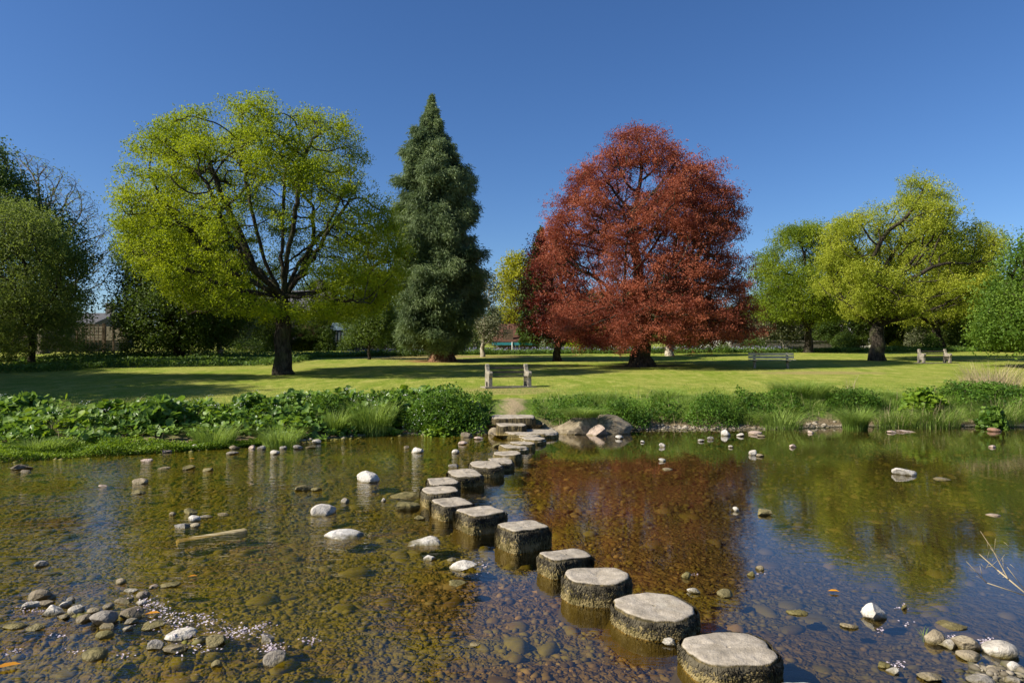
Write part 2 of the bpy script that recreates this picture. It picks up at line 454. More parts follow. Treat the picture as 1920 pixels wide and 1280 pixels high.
def colonize(trunk, attr, step=0.35, dk=0.6, trop=0.12, maxn=9000, jit=0.12, it=160, limbs=()):
    P = [np.array(p, float) for p in trunk]; par = [-1] + list(range(len(trunk) - 1)); nch = [1] * (len(trunk) - 1) + [0]
    n0 = len(trunk)
    for lb in limbs:                                        # main limbs, each a chain of points rising from the fork
        i = n0 - 1 - int(rng.integers(0, 2))
        for p in lb:
            nch[i] += 1; P.append(np.array(p, float)); par.append(i); nch.append(0); i = len(P) - 1
    A = attr.copy()
    Pn = np.array(P); D = np.linalg.norm(A[:, None] - Pn[None], axis=2); near = D.argmin(1); dist = D.min(1)
    # the bare bole does not sprout
    lo = n0 - 1 if len(limbs) else max(0, n0 - 3)
    D[:, :lo] = 1e9; near = D.argmin(1); dist = D.min(1)
    for _ in range(it):
        if len(A) == 0 or len(P) > maxn: break
        u, inv = np.unique(near, return_inverse=True)
        d = unit(A - np.array([P[i] for i in near]))
        acc = np.zeros((len(u), 3)); np.add.at(acc, inv, d)
        acc = unit(acc) + rng.normal(size=acc.shape) * jit + np.array([0, 0, trop])
        acc = unit(acc)
        new = []; dead = set()
        for q, i in enumerate(u):
            if nch[i] >= 4: dead.add(i); continue
            nch[i] += 1; P.append(P[i] + acc[q] * step); par.append(int(i)); nch.append(0); new.append(len(P) - 1)
        if dead:
            keep = np.array([i not in dead for i in near]); A = A[keep]; near = near[keep]; dist = dist[keep]
        if not new or not len(A): break
        NP = np.array([P[i] for i in new])
        dd = np.linalg.norm(A[:, None] - NP[None], axis=2); j = dd.argmin(1); m = dd[np.arange(len(A)), j]
        better = m < dist
        near = np.where(better, np.array(new)[j], near); dist = np.where(better, m, dist)
        keep = dist > dk; A = A[keep]; near = near[keep]; dist = dist[keep]
    return np.array(P), np.array(par)


def radii(P, par, base, e=2.25, rmin=0.007):
    n = len(P); nch = np.bincount(par[par >= 0], minlength=n); acc = np.zeros(n)
    for i in range(n - 1, -1, -1):
        if nch[i] == 0: acc[i] = 1.0
        if par[i] >= 0: acc[par[i]] += acc[i]
    r = acc ** (1 / e); r *= base / r[0]
    return np.maximum(r, rmin), nch


def tube_mesh(P, par, R, flare=0.0, lobes=0, fl_h=0.5):
    n = len(P); kids = [[] for _ in range(n)]
    for i in range(n):
        if par[i] >= 0: kids[par[i]].append(i)
    V = []; Fc = []; base = 0; stack = [(0, None)]
    while stack:
        st, pre = stack.pop(); ch = [] if pre is None else [pre]
        i = st
        while True:
            ch.append(i)
            if not kids[i]: break
            ks = sorted(kids[i], key=lambda q: -R[q])
            for q in ks[1:]: stack.append((q, i))
            i = ks[0]
        if len(ch) < 2: continue
        pts = P[ch]; rr = R[ch].copy()
        if pre is not None: rr[0] = min(R[pre], rr[1] * 1.15)
        rm = rr.max(); kk = 12 if rm > 0.15 else 7 if rm > 0.06 else 5 if rm > 0.025 else 3
        T = np.gradient(pts, axis=0); T = unit(T)
        ref = np.array([0.31, 0.83, 0.12]); U = unit(np.cross(T, ref)); Wv = np.cross(T, U)
        th = np.arange(kk) * 2 * PI / kk
        rad = np.repeat(rr[:, None], kk, 1)
        if pre is None and flare:
            h = (pts[:, 2] - pts[0, 2])[:, None]
            rad = rad * (1 + flare * np.exp(-h / fl_h) * (1 + 0.45 * np.sin(lobes * th + 1.0)[None]))
        ring = pts[:, None] + rad[..., None] * (np.cos(th)[None, :, None] * U[:, None] + np.sin(th)[None, :, None] * Wv[:, None])
        m = len(ch); V.append(ring.reshape(-1, 3))
        idx = base + np.arange(m * kk).reshape(m, kk); nx = np.roll(idx, -1, 1)
        Fc.append(np.stack([idx[:-1], nx[:-1], nx[1:], idx[1:]], -1).reshape(-1, 4))
        base += m * kk
    return np.concatenate(V), np.concatenate(Fc)


def envelope(prof, d, n, depth=0.9, shell=0.6, clump=0.0, cs=0.6, seed=0, inset=0.3, keep=None, mod=0.0):
    """random points of a crown whose outline in the picture is prof = [(py, pxL, pxR)...], standing d metres away"""
    pr = np.array(sorted(prof), float)
    zz = CH - (pr[:, 0] - HY) * d / F; L = (pr[:, 1] - CX) * d / F; R = (pr[:, 2] - CX) * d / F
    o = np.argsort(zz); zz, L, R = zz[o], L[o], R[o]
    zz = zz + (zz.mean() - zz) * min(0.3, 1.6 * inset / (zz[-1] - zz[0]))      # room for the leaves round the outermost twigs
    pts = []
    tot = 0
    while tot < n:
        z = rng.uniform(zz[0], zz[-1], n * 3); l = np.interp(z, zz, L); r = np.interp(z, zz, R)
        w = (r - l); ok = rng.uniform(0, w.max(), len(z)) < w
        z, l, r = z[ok], l[ok], r[ok]
        rho = np.sqrt(rng.uniform(0, 1, len(z))) ** (1 - shell * 0.75); ph = rng.uniform(0, 2 * PI, len(z))
        rx = np.maximum((r - l) / 2 - inset, 0.1)
        rx = rx * (1 + mod * fbm(np.cos(ph) * 1.7, np.sin(ph) * 1.7, z * 0.55, s=1.0, seed=seed + 17, o=2))
        x = (l + r) / 2 + rx * rho * np.cos(ph); y = d + rx * depth * rho * np.sin(ph)
        p = np.stack([x, y, z], 1)
        if clump: p = p[fbm(x, y, z, s=cs, seed=seed, o=2) > clump - 0.55]
        if keep is not None: p = p[keep(p, (l + r) / 2 if not clump else None)]
        pts.append(p); tot += len(p)
    return np.concatenate(pts)[:n]


def broad_tree(name, label, cat, prof, base, d, trunk_r, fork_py, leaf, bark='bark', natt=1500, per=34, leaf_l=0.17, spread=0.34, shell=0.6, clump=0.35, cs=0.55,
               depth=0.85, step=0.36, dk=0.6, flare=0.6, lobes=5, group=None, seed=1, lean=0.0, trop=0.10, up=0.7, rleaf=0.03, flat=0.7, inset=0.35, nodes=9000, fl_h=0.5, sparse=0.0, spray=0.35, keep=None, limbs=None, nlimb=0, mod=0.2, twig=2):
    global rng
    rng = np.random.default_rng(seed)
    b = np.array([base[0], base[1], 0.0]); z = gz(b[0], b[1]); b[2] = z - 0.05
    fz = CH - (fork_py - HY) * d / F
    k = max(4, int((fz - z) / step) + 2)
    tr = [b + np.array([lean * (i / k) + 0.05 * math.sin(i * 1.3 + seed), 0.04 * math.cos(i * 1.7 + seed), (fz - b[2]) * i / k]) * (1 if i else 0) for i in range(k + 1)]
    tr[0] = b
    att = envelope(prof, d, natt, depth, shell, clump, cs, seed, inset, keep, mod)
    top = tr[-1]; LB = []
    if limbs:                                               # limbs drawn after the photo, with a depth offset each
        for chain in limbs:
            pts = [top] + [at(px, py, d) + np.array([0, dy, 0]) for px, py, dy in chain]; out = []
            for p, q_ in zip(pts[:-1], pts[1:]):
                m = max(1, int(np.linalg.norm(q_ - p) / step)); out += [p + (q_ - p) * (u + 1) / m + rng.normal(size=3) * 0.035 for u in range(m)]
            LB.append(out)
    elif nlimb:
        zz = CH - (min(p[0] for p in prof) - HY) * d / F; span = (zz - top[2]); wid = max((p[2] - p[1]) for p in prof) * d / F / 2
        for q in range(nlimb):
            az = q * 2.4 + rng.uniform(-0.4, 0.4); el = rng.uniform(0.15, 1.0) if q else 1.4
            dv = np.array([math.cos(az) * math.cos(el), math.sin(az) * math.cos(el), math.sin(el)]); ln = 0.55 / math.sqrt((math.cos(el) / wid) ** 2 + (math.sin(el) / span) ** 2)
            m = max(3, int(ln / step)); p = top.copy(); out = []
            for u in range(m):
                dv = unit(dv + rng.normal(size=3) * 0.10 + np.array([0, 0, 0.05])); p = p + dv * step; out.append(p)
            LB.append(out)
    P, par = colonize(tr, att, step, dk, trop, nodes, limbs=LB)
    R, nch = radii(P, par, trunk_r)
    t = thing(name, (b[0], b[1], z), label, cat, group)
    o3 = np.array([b[0], b[1], z])
    V, Fc = tube_mesh(P, par, R, flare, lobes, fl_h)
    link('trunk', mesh_np('trunk', V - o3, Fc, M[bark]), t)
    ht = np.zeros(len(P), int)
    for i in range(len(P) - 1, 0, -1): ht[par[i]] = max(ht[par[i]], ht[i] + 1)
    tips = np.where(ht <= twig)[0]; tips = tips[tips > k]
    if sparse: tips = tips[rng.uniform(size=len(tips)) > sparse]
    if per < 8: idx = np.repeat(tips, np.maximum(1, (per * rng.lognormal(-0.15, 0.5, len(tips)))).astype(int)); sub = 1
    else:                                                   # leaves sit in little bunches round each twig
        sub = 8; idx = np.repeat(tips, np.maximum(1, (per / sub * rng.lognormal(-0.15, 0.55, len(tips)))).astype(int))
    G = np.clip(rng.normal(size=(len(idx), 3)), -1.8, 1.8) * spread * 1.25; G[:, 2] *= flat
    C = P[idx] + G + unit(P[idx] - P[par[idx]]) * (spray * rng.uniform(-0.4, 1, len(idx)))[:, None]
    C = np.repeat(C, sub, 0)
    LP = C + np.clip(rng.normal(size=C.shape), -1.8, 1.8) * (leaf_l * 0.95 if sub > 1 else 0.01)
    V, Fc = leaves_mesh(LP, leaf_l * rng.uniform(0.6, 1.3, len(LP)), leaf_l * rng.uniform(0.45, 0.8, len(LP)), up)
    link('crown', mesh_np('crown', V - o3, Fc, M[leaf], False), t)
    return t


def conifer(name, label, prof, base, d, trunk_r, leaf, bark, nb, per, seed, nl=0.34, nw=0.075, group=None, rag=0.12):
    global rng
    rng = np.random.default_rng(seed)
    b = np.array([base[0], base[1], 0.0]); z = gz(b[0], b[1]); b[2] = z
    pr = np.array(sorted(prof), float); zz = CH - (pr[:, 0] - HY) * d / F
    xt = ((pr[0, 1] + pr[0, 2]) / 2 - CX) * d / F                            # the stem leans a little from its foot to the tip
    cxw = b[0] + (xt - b[0]) * np.clip((zz - b[2]) / (zz.max() - b[2]), 0, 1)
    L = np.maximum((cxw - (pr[:, 1] - CX) * d / F) * 0.94 - 0.05, 0.03); R = np.maximum(((pr[:, 2] - CX) * d / F - cxw) * 0.94 - 0.05, 0.03)
    o = np.argsort(zz); zz, L, R = zz[o], L[o], R[o]; top = zz[-1]
    hs = np.linspace(b[2] - 0.05, top - 0.2, 40); tp = np.stack([b[0] + (xt - b[0]) * (hs - hs[0]) / (hs[-1] - hs[0]), b[1] + 0 * hs, hs], 1)
    tr = trunk_r * (1 - (hs - hs[0]) / (hs[-1] - hs[0])) ** 0.9 + 0.02
    P = [tuple(p) for p in tp]; par = [-1] + list(range(39)); Rr = list(tr)
    LP = []; LA = []; LS_ = []
    for i in range(nb):
        u = (i + rng.uniform()) / nb
        h = zz[0] + (top - zz[0]) * (1 - (1 - u) ** 0.75) - 0.1
        ph = i * 2.39996 + rng.uniform(-0.3, 0.3)
        l, r = np.interp(h, zz, L), np.interp(h, zz, R)
        c = math.cos(ph); ln = (r if c > 0 else l) * abs(c) ** 2 + (l + r) / 2 * (1 - abs(c) ** 2)
        ln *= 1 + np.clip(rng.normal(), -1.5, 1.2) * rag
        ln = max(ln, 0.15)
        j = int(np.clip((h - hs[0]) / (hs[-1] - hs[0]) * 39, 0, 39))
        start = np.array([tp[j, 0], tp[j, 1], h + 0.28 * ln])
        m = 6; pi = j; pts = []
        dirn = np.array([c, math.sin(ph), 0])
        for q in range(1, m + 1):
            s_ = q / m
            p = start + dirn * ln * s_ + np.array([0, 0, -0.55 * ln * s_ + 0.27 * ln * s_ ** 3])
            P.append(tuple(p)); par.append(pi); Rr.append(max(0.01, 0.05 * (1 - s_) * ln / 3 + 0.01)); pi = len(P) - 1; pts.append(p)
        cnt = int(per * (0.25 + ln / max(R.max(), L.max())))
        s_ = rng.uniform(0.15, 1.0, cnt) ** 0.7 * m
        pts = np.array([start] + pts); i0 = np.minimum(s_.astype(int), m - 1); fr = (s_ - i0)[:, None]
        pp = pts[i0] * (1 - fr) + pts[i0 + 1] * fr
        wid = (0.05 + 0.135 * ln) * (1 - 0.55 * s_ / m)[:, None]
        side = np.array([-dirn[1], dirn[0], 0])
        off = rng.normal(size=(cnt, 1)) * wid * side[None] + rng.normal(size=(cnt, 3)) * (0.07 + 0.035 * ln)
        off[:, 2] -= np.abs(rng.normal(size=cnt)) * 0.18
        LS_.append(np.full(cnt, min(1.0, 0.5 + 0.3 * ln)) * rng.uniform(0.8, 1.2)); LP.append(pp + off); LA.append(unit(dirn[None] + off * 1.5 + np.array([0, 0, -0.7])))
    LP = np.concatenate(LP); LA = np.concatenate(LA); LS_ = np.concatenate(LS_)
    t = thing(name, (b[0], b[1], z), label, 'tree', group); o3 = np.array([b[0], b[1], z])
    V, Fc = tube_mesh(np.array(P), np.array(par), np.array(Rr), 0.55, 6, 0.7)
    link('trunk', mesh_np('trunk', V - o3, Fc, M[bark]), t)
    V, Fc = leaves_mesh(LP, nl * LS_ * rng.uniform(0.6, 1.4, len(LP)), nw * rng.uniform(0.7, 1.5, len(LP)), 0.3, LA, 0.65)
    link('crown', mesh_np('crown', V - o3, Fc, M[leaf], False), t)
    return t


# ------------------------------------------------------------------ the trees one can tell apart
def foot(px, py):
    d = lawn_d(py); return ((px - CX) * d / F, d), d


B1, d1 = foot(530, 702)
P1 = [(206, 370, 625), (218, 318, 660), (240, 306, 686), (272, 276, 700), (320, 254, 712), (345, 232, 728), (400, 238, 750), (450, 248, 768), (500, 258, 782),
      (550, 292, 772), (590, 340, 750), (612, 400, 690)]


def keep_open(p, _):
    """the middle of the lower crown, and its face towards the river, is bare limbs"""
    x = (p[:, 0] - B1[0] + 0.5) / 4.0; zz = (p[:, 2] - 7.4) / 3.7; y = p[:, 1] - B1[1]; y = np.where(y < 0, y / 12.0, y / 5.0)
    q = x ** 2 + zz ** 2 + y ** 2
    return rng.uniform(size=len(p)) < 0.13 + sstep(0.45, 1.15, q)



L1 = [[(450, 515, -0.8), (395, 455, -1.6), (340, 400, -2)], [(470, 500, 0.5), (430, 420, 0.8), (395, 330, 0.6), (376, 285, 0.5)], [(505, 490, -0.6), (487, 400, -1.0), (470, 310, -1.2), (460, 275, -1)],
      [(524, 480, 0.3), (520, 390, 0.8), (528, 300, 0.6), (520, 270, 0.3)], [(545, 490, -0.4), (566, 400, -0.9), (585, 310, -1.1), (598, 275, -1)], [(550, 490, 0.8), (590, 420, 1.6), (630, 340, 2.0), (645, 295, 2)],
      [(575, 515, -0.5), (625, 450, -1.2), (670, 390, -1.6)], [(590, 545, 0.4), (650, 525, 0.8), (715, 480, 1)], [(600, 560, -1.0), (660, 570, -2), (715, 575, -2.6)], [(470, 550, -1.0), (400, 520, -2.0), (330, 490, -2.6)],
      [(460, 575, 0.5), (390, 580, 0.6), (345, 590, 0.4)], [(540, 500, 2.0), (545, 430, 3.6), (540, 350, 4.2)], [(500, 510, -2.2), (480, 450, -3.6), (470, 400, -4.2)]]
broad_tree('maple_tree', 'large maple in fresh yellow-green leaf with open dark limbs, left of the conifer', 'tree', P1, B1, d1, 0.36, 556, 'maple',
           natt=4600, per=155, leaf_l=0.09, spread=0.24, spray=0.4, shell=0.75, clump=0.49, cs=0.6, dk=0.4, step=0.3, seed=41, flare=0.5, keep=keep_open, depth=0.85, trop=0.06, limbs=L1, mod=0.17, nodes=14000, inset=0.5, flat=0.5)
B2, d2 = foot(829, 677)
P2 = [(174, 807, 810), (200, 799, 819), (230, 786, 832), (262, 762, 842), (300, 757, 860), (330, 750, 880), (360, 746, 881), (400, 748, 886), (450, 744, 893),
      (500, 745, 905), (540, 742, 900), (580, 752, 905), (610, 750, 893), (635, 758, 880), (650, 785, 858)]
conifer('sequoia_tree', 'tall dark blue-green conifer with a pointed top and flared reddish trunk foot', P2, B2, d2, 0.62, 'sequoia', 'bark_red', 470, 1050, 52, nl=0.28, nw=0.045, rag=0.24)
B3, d3 = foot(1203, 687)
P3 = [(226, 1178, 1222), (245, 1152, 1248), (270, 1122, 1275), (295, 1102, 1290), (318, 1080, 1330), (335, 1068, 1388), (360, 1055, 1385), (390, 1035, 1395), (420, 1014, 1398),
      (450, 1005, 1392), (490, 1010, 1388), (530, 1025, 1392), (570, 1022, 1412), (610, 1022, 1424), (640, 1030, 1420), (656, 1080, 1385)]
broad_tree('copper_beech', 'big copper-red beech with layered foliage sweeping almost to the lawn', 'tree', P3, B3, d3, 0.46, 640, 'copper', bark='bark',
           natt=7000, per=200, leaf_l=0.082, spread=0.22, flat=0.3, shell=0.6, clump=0.42, cs=0.5, dk=0.4, step=0.32, seed=77, flare=0.9, lobes=5, depth=0.72, trop=0.02, up=0.6, spray=0.9, mod=0.26, nlimb=11, nodes=16000, inset=0.4)
B3b, d3b = foot(1045, 677)
P3b = [(432, 1000, 1060), (460, 985, 1080), (500, 975, 1100), (540, 970, 1110), (580, 962, 1115), (615, 958, 1110), (645, 990, 1095)]
broad_tree('purple_plum_tree', 'smaller dark red tree on a slim trunk at the left edge of the copper beech', 'tree', P3b, B3b, d3b, 0.2, 640, 'plum',
           natt=1800, per=100, leaf_l=0.12, spread=0.28, flat=0.5, shell=0.6, clump=0.3, seed=78, depth=0.8, step=0.32, dk=0.45, spray=0.6, nlimb=6)
B4, d4 = foot(1645, 676)
P4 = [(322, 1668, 1722), (345, 1616, 1764), (370, 1606, 1790), (388, 1600, 1808), (410, 1555, 1830), (435, 1545, 1845), (460, 1535, 1862), (500, 1530, 1868), (550, 1535, 1862),
      (580, 1555, 1840), (605, 1590, 1760)]
broad_tree('maple_tree', 'broad olive-green maple on a thick dark trunk that forks low, behind the right bench', 'tree', P4, B4, d4, 0.42, 612, 'oak',
           natt=4600, per=190, leaf_l=0.105, spread=0.32, shell=0.75, clump=0.5, cs=0.42, dk=0.46, step=0.36, seed=91, flare=0.35, depth=0.8, trop=0.05, spray=0.45, nlimb=10, mod=0.2, inset=0.5, flat=0.5)
B5, d5 = foot(1516, 661)
P5 = [(412, 1474, 1530), (430, 1452, 1556), (450, 1438, 1572), (480, 1412, 1610), (520, 1396, 1625), (560, 1388, 1630), (590, 1398, 1625), (612, 1420, 1590)]
broad_tree('maple_tree', 'green maple with a bright top between the copper beech and the thick-trunked maple', 'tree', P5, B5, d5, 0.30, 615, 'maple_dark',
           natt=3000, per=180, leaf_l=0.13, spread=0.42, shell=0.65, clump=0.36, cs=0.38, dk=0.55, step=0.42, seed=93, depth=0.8, bark='bark', nlimb=8, mod=0.2, inset=0.6, flat=0.5)
B6, d6 = foot(1764, 657)
P6 = [(440, 1700, 1800), (480, 1670, 1850), (530, 1655, 1870), (580, 1660, 1872), (612, 1690, 1850)]
broad_tree('maple_tree', 'shaded maple whose leaning trunk stands behind the right bench, rear of the thick-trunked maple', 'tree', P6, B6, d6, 0.36, 612, 'oak',
           natt=1800, per=110, leaf_l=0.17, spread=0.45, shell=0.6, clump=0.4, seed=94, step=0.5, dk=0.65, lean=-0.5, nlimb=7)
d7 = 36.5; B7 = ((1995 - CX) * d7 / F, d7)
P7 = [(425, 1945, 2040), (455, 1912, 2080), (490, 1892, 2110), (530, 1872, 2125), (570, 1856, 2130), (610, 1850, 2130), (640, 1856, 2120), (652, 1880, 2090)]
broad_tree('chestnut_tree', 'rich dark green tree cut by the right edge, its leaves reaching down to the lawn', 'tree', P7, B7, d7, 0.4, 640, 'chestnut',
           natt=3200, per=150, leaf_l=0.15, spread=0.38, shell=0.75, clump=0.25, seed=95, step=0.4, dk=0.5, spray=0.5, nlimb=8)
B8, d8 = foot(60, 688)
P8 = [(372, -20, 62), (390, -60, 95), (420, -95, 128), (460, -110, 146), (500, -120, 158), (550, -120, 166), (600, -110, 160), (640, -95, 158), (668, -60, 140)]
broad_tree('willow_tree', 'greyish olive weeping tree on a slim trunk at the left edge', 'tree', P8, B8, d8, 0.16, 625, 'weep',
           natt=3000, per=110, leaf_l=0.11, spread=0.3, shell=0.6, clump=0.36, seed=96, step=0.32, dk=0.42, depth=0.7, spray=0.5, nlimb=7, inset=0.5)
d9 = 46.0
P9 = [(255, -60, -5), (275, -110, 8), (320, -150, 40), (350, -170, 62), (400, -190, 105), (430, -200, 138), (480, -200, 160), (560, -200, 165), (620, -190, 150)]
broad_tree('lime_tree', 'very dark tall tree rising at the left edge behind the weeping tree', 'tree', P9, ((-25 - CX) * d9 / F, d9), d9, 0.4, 610, 'dark',
           natt=2600, per=90, leaf_l=0.18, spread=0.4, shell=0.7, clump=0.33, seed=97, step=0.45, dk=0.55, nlimb=7)
d10 = 56.0
P10 = [(278, 10, 60), (295, -20, 95), (325, -40, 150), (365, -60, 178), (405, -60, 200), (450, -60, 215), (490, -60, 218), (530, -50, 200), (570, -40, 180)]
broad_tree('bare_ash_tree', 'nearly leafless tree with a fan of fine brown twigs, behind the dark trees at left', 'tree', P10, ((80 - CX) * d10 / F, d10), d10, 0.35, 600, 'weep', bark='bark_twig',
           natt=6000, per=1.2, leaf_l=0.17, spread=0.3, shell=0.5, clump=0.12, seed=98, step=0.36, dk=0.33, nodes=16000, spray=0.2, mod=0.15, nlimb=6)
d11 = 47.0
P11 = [(400, 290, 380), (430, 240, 430), (470, 228, 460), (520, 226, 475), (560, 224, 480), (600, 224, 470), (630, 240, 440), (655, 270, 420)]
broad_tree('sycamore_tree', 'dark green dense tree behind the left half of the large yellow-green maple', 'tree', P11, ((335 - CX) * d11 / F, d11), d11, 0.3, 640, 'dark',
           natt=3000, per=130, leaf_l=0.17, spread=0.4, shell=0.65, clump=0.2, seed=99, step=0.38, dk=0.5, nlimb=7)
B12, d12 = foot(412, 671)
P12 = [(500, 385, 440), (530, 355, 470), (565, 330, 488), (600, 322, 495), (630, 335, 490), (645, 370, 470)]
broad_tree('whitebeam_tree', 'small tree with pale silvery speckled leaves, left of the large maple trunk', 'tree', P12, B12, d12, 0.17, 632, 'pale', bark='bark_pale',
           natt=1300, per=72, leaf_l=0.13, spread=0.3, shell=0.5, clump=0.35, seed=100, step=0.32, dk=0.42, nlimb=5)
B14, d14 = foot(692, 674)
P14 = [(588, 675, 712), (602, 660, 725), (620, 655, 732), (635, 662, 728), (644, 680, 710)]
broad_tree('young_tree', 'young light green tree on a thin dark stem, just left of the conifer', 'tree', P14, B14, d14, 0.08, 632, 'mid', natt=500, per=60, leaf_l=0.15, spread=0.25, seed=101, step=0.25, dk=0.3, inset=0.15)
B15, d15 = foot(905, 669)
P15 = [(505, 900, 918), (530, 892, 930), (560, 885, 938), (600, 884, 944), (635, 888, 940), (650, 898, 922)]
broad_tree('pear_tree', 'slender pale green tree flecked with blossom on a short pale trunk, right of the conifer', 'tree', P15, B15, d15, 0.13, 642, 'pale', bark='bark_pale', natt=900, per=85, leaf_l=0.15, spread=0.3, seed=102, step=0.3, dk=0.36, inset=0.2)
d16 = 72.0
P16 = [(472, 955, 985), (490, 940, 1005), (515, 934, 1020), (550, 934, 1030), (590, 936, 1030), (630, 940, 1020)]
broad_tree('acacia_tree', 'bright yellow tree in the gap between the conifer and the copper beech', 'tree', P16, ((975 - CX) * d16 / F, d16), d16, 0.25, 640, 'yellow', natt=1000, per=110, leaf_l=0.22, spread=0.45, seed=103, step=0.42, dk=0.6, clump=.25, nlimb=5)
d17 = 66.0
P17 = [(420, 1012, 1016), (450, 1002, 1026), (490, 990, 1035), (530, 980, 1045), (580, 972, 1055), (640, 968, 1060)]
conifer('cedar_tree', 'dark conifer half hidden behind the left shoulder of the copper beech', P17, ((1014 - CX) * d17 / F, d17), d17, 0.3, 'dark', 'bark', 130, 150, 104, 0.45, 0.14)
d18 = lawn_d(667)
P18 = [(520, 1225, 1290), (560, 1205, 1310), (610, 1205, 1310), (640, 1225, 1290)]
broad_tree('lime_tree', 'straight pale trunk standing behind the copper beech, its leaves lost in the red', 'tree', P18, ((1256 - CX) * d18 / F, d18), d18, 0.27, 600, 'mid', bark='bark_pale', natt=700, per=80, leaf_l=0.22, spread=0.45, seed=105, step=0.45, dk=0.6, flare=0.4)
d19 = lawn_d(660)
P19 = [(590, 1455, 1495), (605, 1425, 1515), (622, 1415, 1520), (636, 1430, 1505)]
broad_tree('birch_tree', 'small pale green tree on two leaning whitish stems, left of the mid-grey maple trunk', 'tree', P19, ((1476 - CX) * d19 / F, d19), d19, 0.16, 640, 'pale', bark='bark_pale', natt=500, per=60, leaf_l=0.2, spread=0.4, seed=106, step=0.3, dk=0.45, lean=-0.4, inset=.2)

# trees further back: four kinds, each grown once and set out again as copies with their own labels
PB = [(0, -35, 35), (40, -70, 75), (90, -95, 100), (150, -100, 108), (210, -95, 100), (260, -80, 85), (292, -55, 55)]


def proto(name, label, leaf, seed, per, natt=1100):
    prof = [(350 + a, 960 + l, 960 + r) for a, l, r in PB]
    return broad_tree(name, label, 'tree', prof, (0, 70.0), 70.0, 0.3, 640, leaf, natt=natt, per=per, leaf_l=0.27, spread=0.6, shell=0.6, clump=0.3, cs=0.3, nlimb=7,
                      seed=seed, step=0.55, dk=0.75, group='trees in the belt behind the park')


protos = {'dark': proto('background_tree', 'dark tree behind the copper beech, right of its trunk', 'dark', 201, 115),
          'mid': proto('background_tree', 'mid green tree behind the left flank of the copper beech', 'mid', 202, 105),
          'yellow': proto('background_tree', 'yellow tree rising behind the stone house right of the big maple trunk', 'maple', 203, 95),
          'pale': proto('background_tree', 'pale leaved tree showing under the thick-trunked maple at left', 'pale', 204, 75)}
PH = 16.7   # height of a grown prototype, m
first = {}
for px, top, d, kind, wd, label in [
        (1290, 540, 70, 'dark', 1.0, None), (1120, 545, 74, 'mid', 1.0, None), (612, 568, 74, 'yellow', 1.0, None), (1598, 560, 72, 'pale', 0.9, None),
        (-40, 520, 62, 'dark', 1.2, 'dark tree filling the gap low down behind the weeping tree at left'),
        (450, 545, 68, 'dark', 1.1, 'dark tree behind the pale speckled small tree'),
        (665, 560, 76, 'mid', 1.0, 'mid green tree behind the greenhouse'),
        (1575, 520, 70, 'mid', 1.1, 'mid green tree filling the gap between the two right maples'),
        (1475, 545, 76, 'dark', 1.2, 'dark tree behind the left maple of the right group'),
        (1415, 560, 72, 'mid', 1.0, 'mid green tree just right of the copper beech skirt'),
        (1900, 520, 60, 'dark', 1.2, 'dark tree close behind the right bench, left of the rich green tree'),
        (1655, 560, 80, 'dark', 1.1, 'dark tree straight behind the thick dark trunk'),
        (500, 568, 63, 'mid', 0.8, 'mid green tree just left of the big maple trunk, before the stone house'),
        (588, 585, 64, 'mid', 0.7, 'low mid green tree just right of the big maple trunk'),
        (690, 505, 62, 'mid', 0.9, 'mid green tree behind the right half of the big maple, beside the conifer'),
        (600, 520, 80, 'dark', 1.0, 'dark tall tree behind the stone house and the big maple'),
        (735, 548, 70, 'dark', 1.1, 'dark tree in the gap between the young light tree and the conifer'),
        (800, 575, 78, 'mid', 1.0, 'mid green tree hidden behind the conifer foot'),
        (868, 560, 76, 'dark', 0.8, 'dark tree behind the right side of the conifer'),
        (940, 575, 80, 'mid', 0.8, 'mid green tree behind the red-roofed pavilion'),
        (1050, 560, 78, 'dark', 1.0, 'dark tree behind the smaller dark red tree'),
        (1195, 540, 76, 'dark', 1.0, 'dark tree straight behind the copper beech trunk'),
        (1370, 575, 80, 'mid', 0.8, 'mid green tree beyond the white building at the beech edge'),
        (1440, 572, 82, 'dark', 0.9, 'dark tree behind the small tree with two whitish stems'),
        (1540, 555, 84, 'mid', 0.9, 'mid green tree behind the cream gable'),
        (1690, 545, 72, 'dark', 1.0, 'dark tree just right of the thick-trunked maple'),
        (1760, 535, 78, 'dark', 1.0, 'dark tree beyond the leaning maple trunk'),
        (1825, 540, 70, 'dark', 1.1, 'dark tree behind the right bench end'),
        (1890, 545, 74, 'dark', 1.1, 'dark tree in the gap left of the rich green tree'),
        (1965, 500, 66, 'dark', 1.2, 'dark tree behind the rich green tree at the right edge'),
        (2050, 500, 72, 'mid', 1.2, 'mid green tree beyond the rich green tree at the right edge')]:
    x = (px - CX) * d / F; y = d; z = gz(x, y)
    hgt = CH - (top - HY) * d / F - z
    s = hgt / PH
    sc = (wd * max(s, 0.55), wd * max(s, 0.55), s)
    if label is None:
        o = protos[kind]; o.location = (x, y, z); o.scale = sc
    else:
        dup(protos[kind], (x, y, z), random.uniform(0, 6.28), sc, label)
# the trees just outside the left of the frame, whose shadows lie across the near lawn
for x, y, h, label in [(-26.5, 18.5, 13, 'dark tree outside the picture at left whose shadow reaches the near lawn'),
                       (-34, 24.5, 14, 'tall dark tree outside the picture at left, second from the river'), (-25.5, 25.5, 11.5, 'dark tree just outside the picture at left, nearest to its edge'),
                       (-39, 28.5, 14, 'tall dark tree outside the picture at left beside the weeping tree')]:
    s = h / PH; dup(protos['dark'], (x, y, gz(x, y)), x, (s, s, s), label)

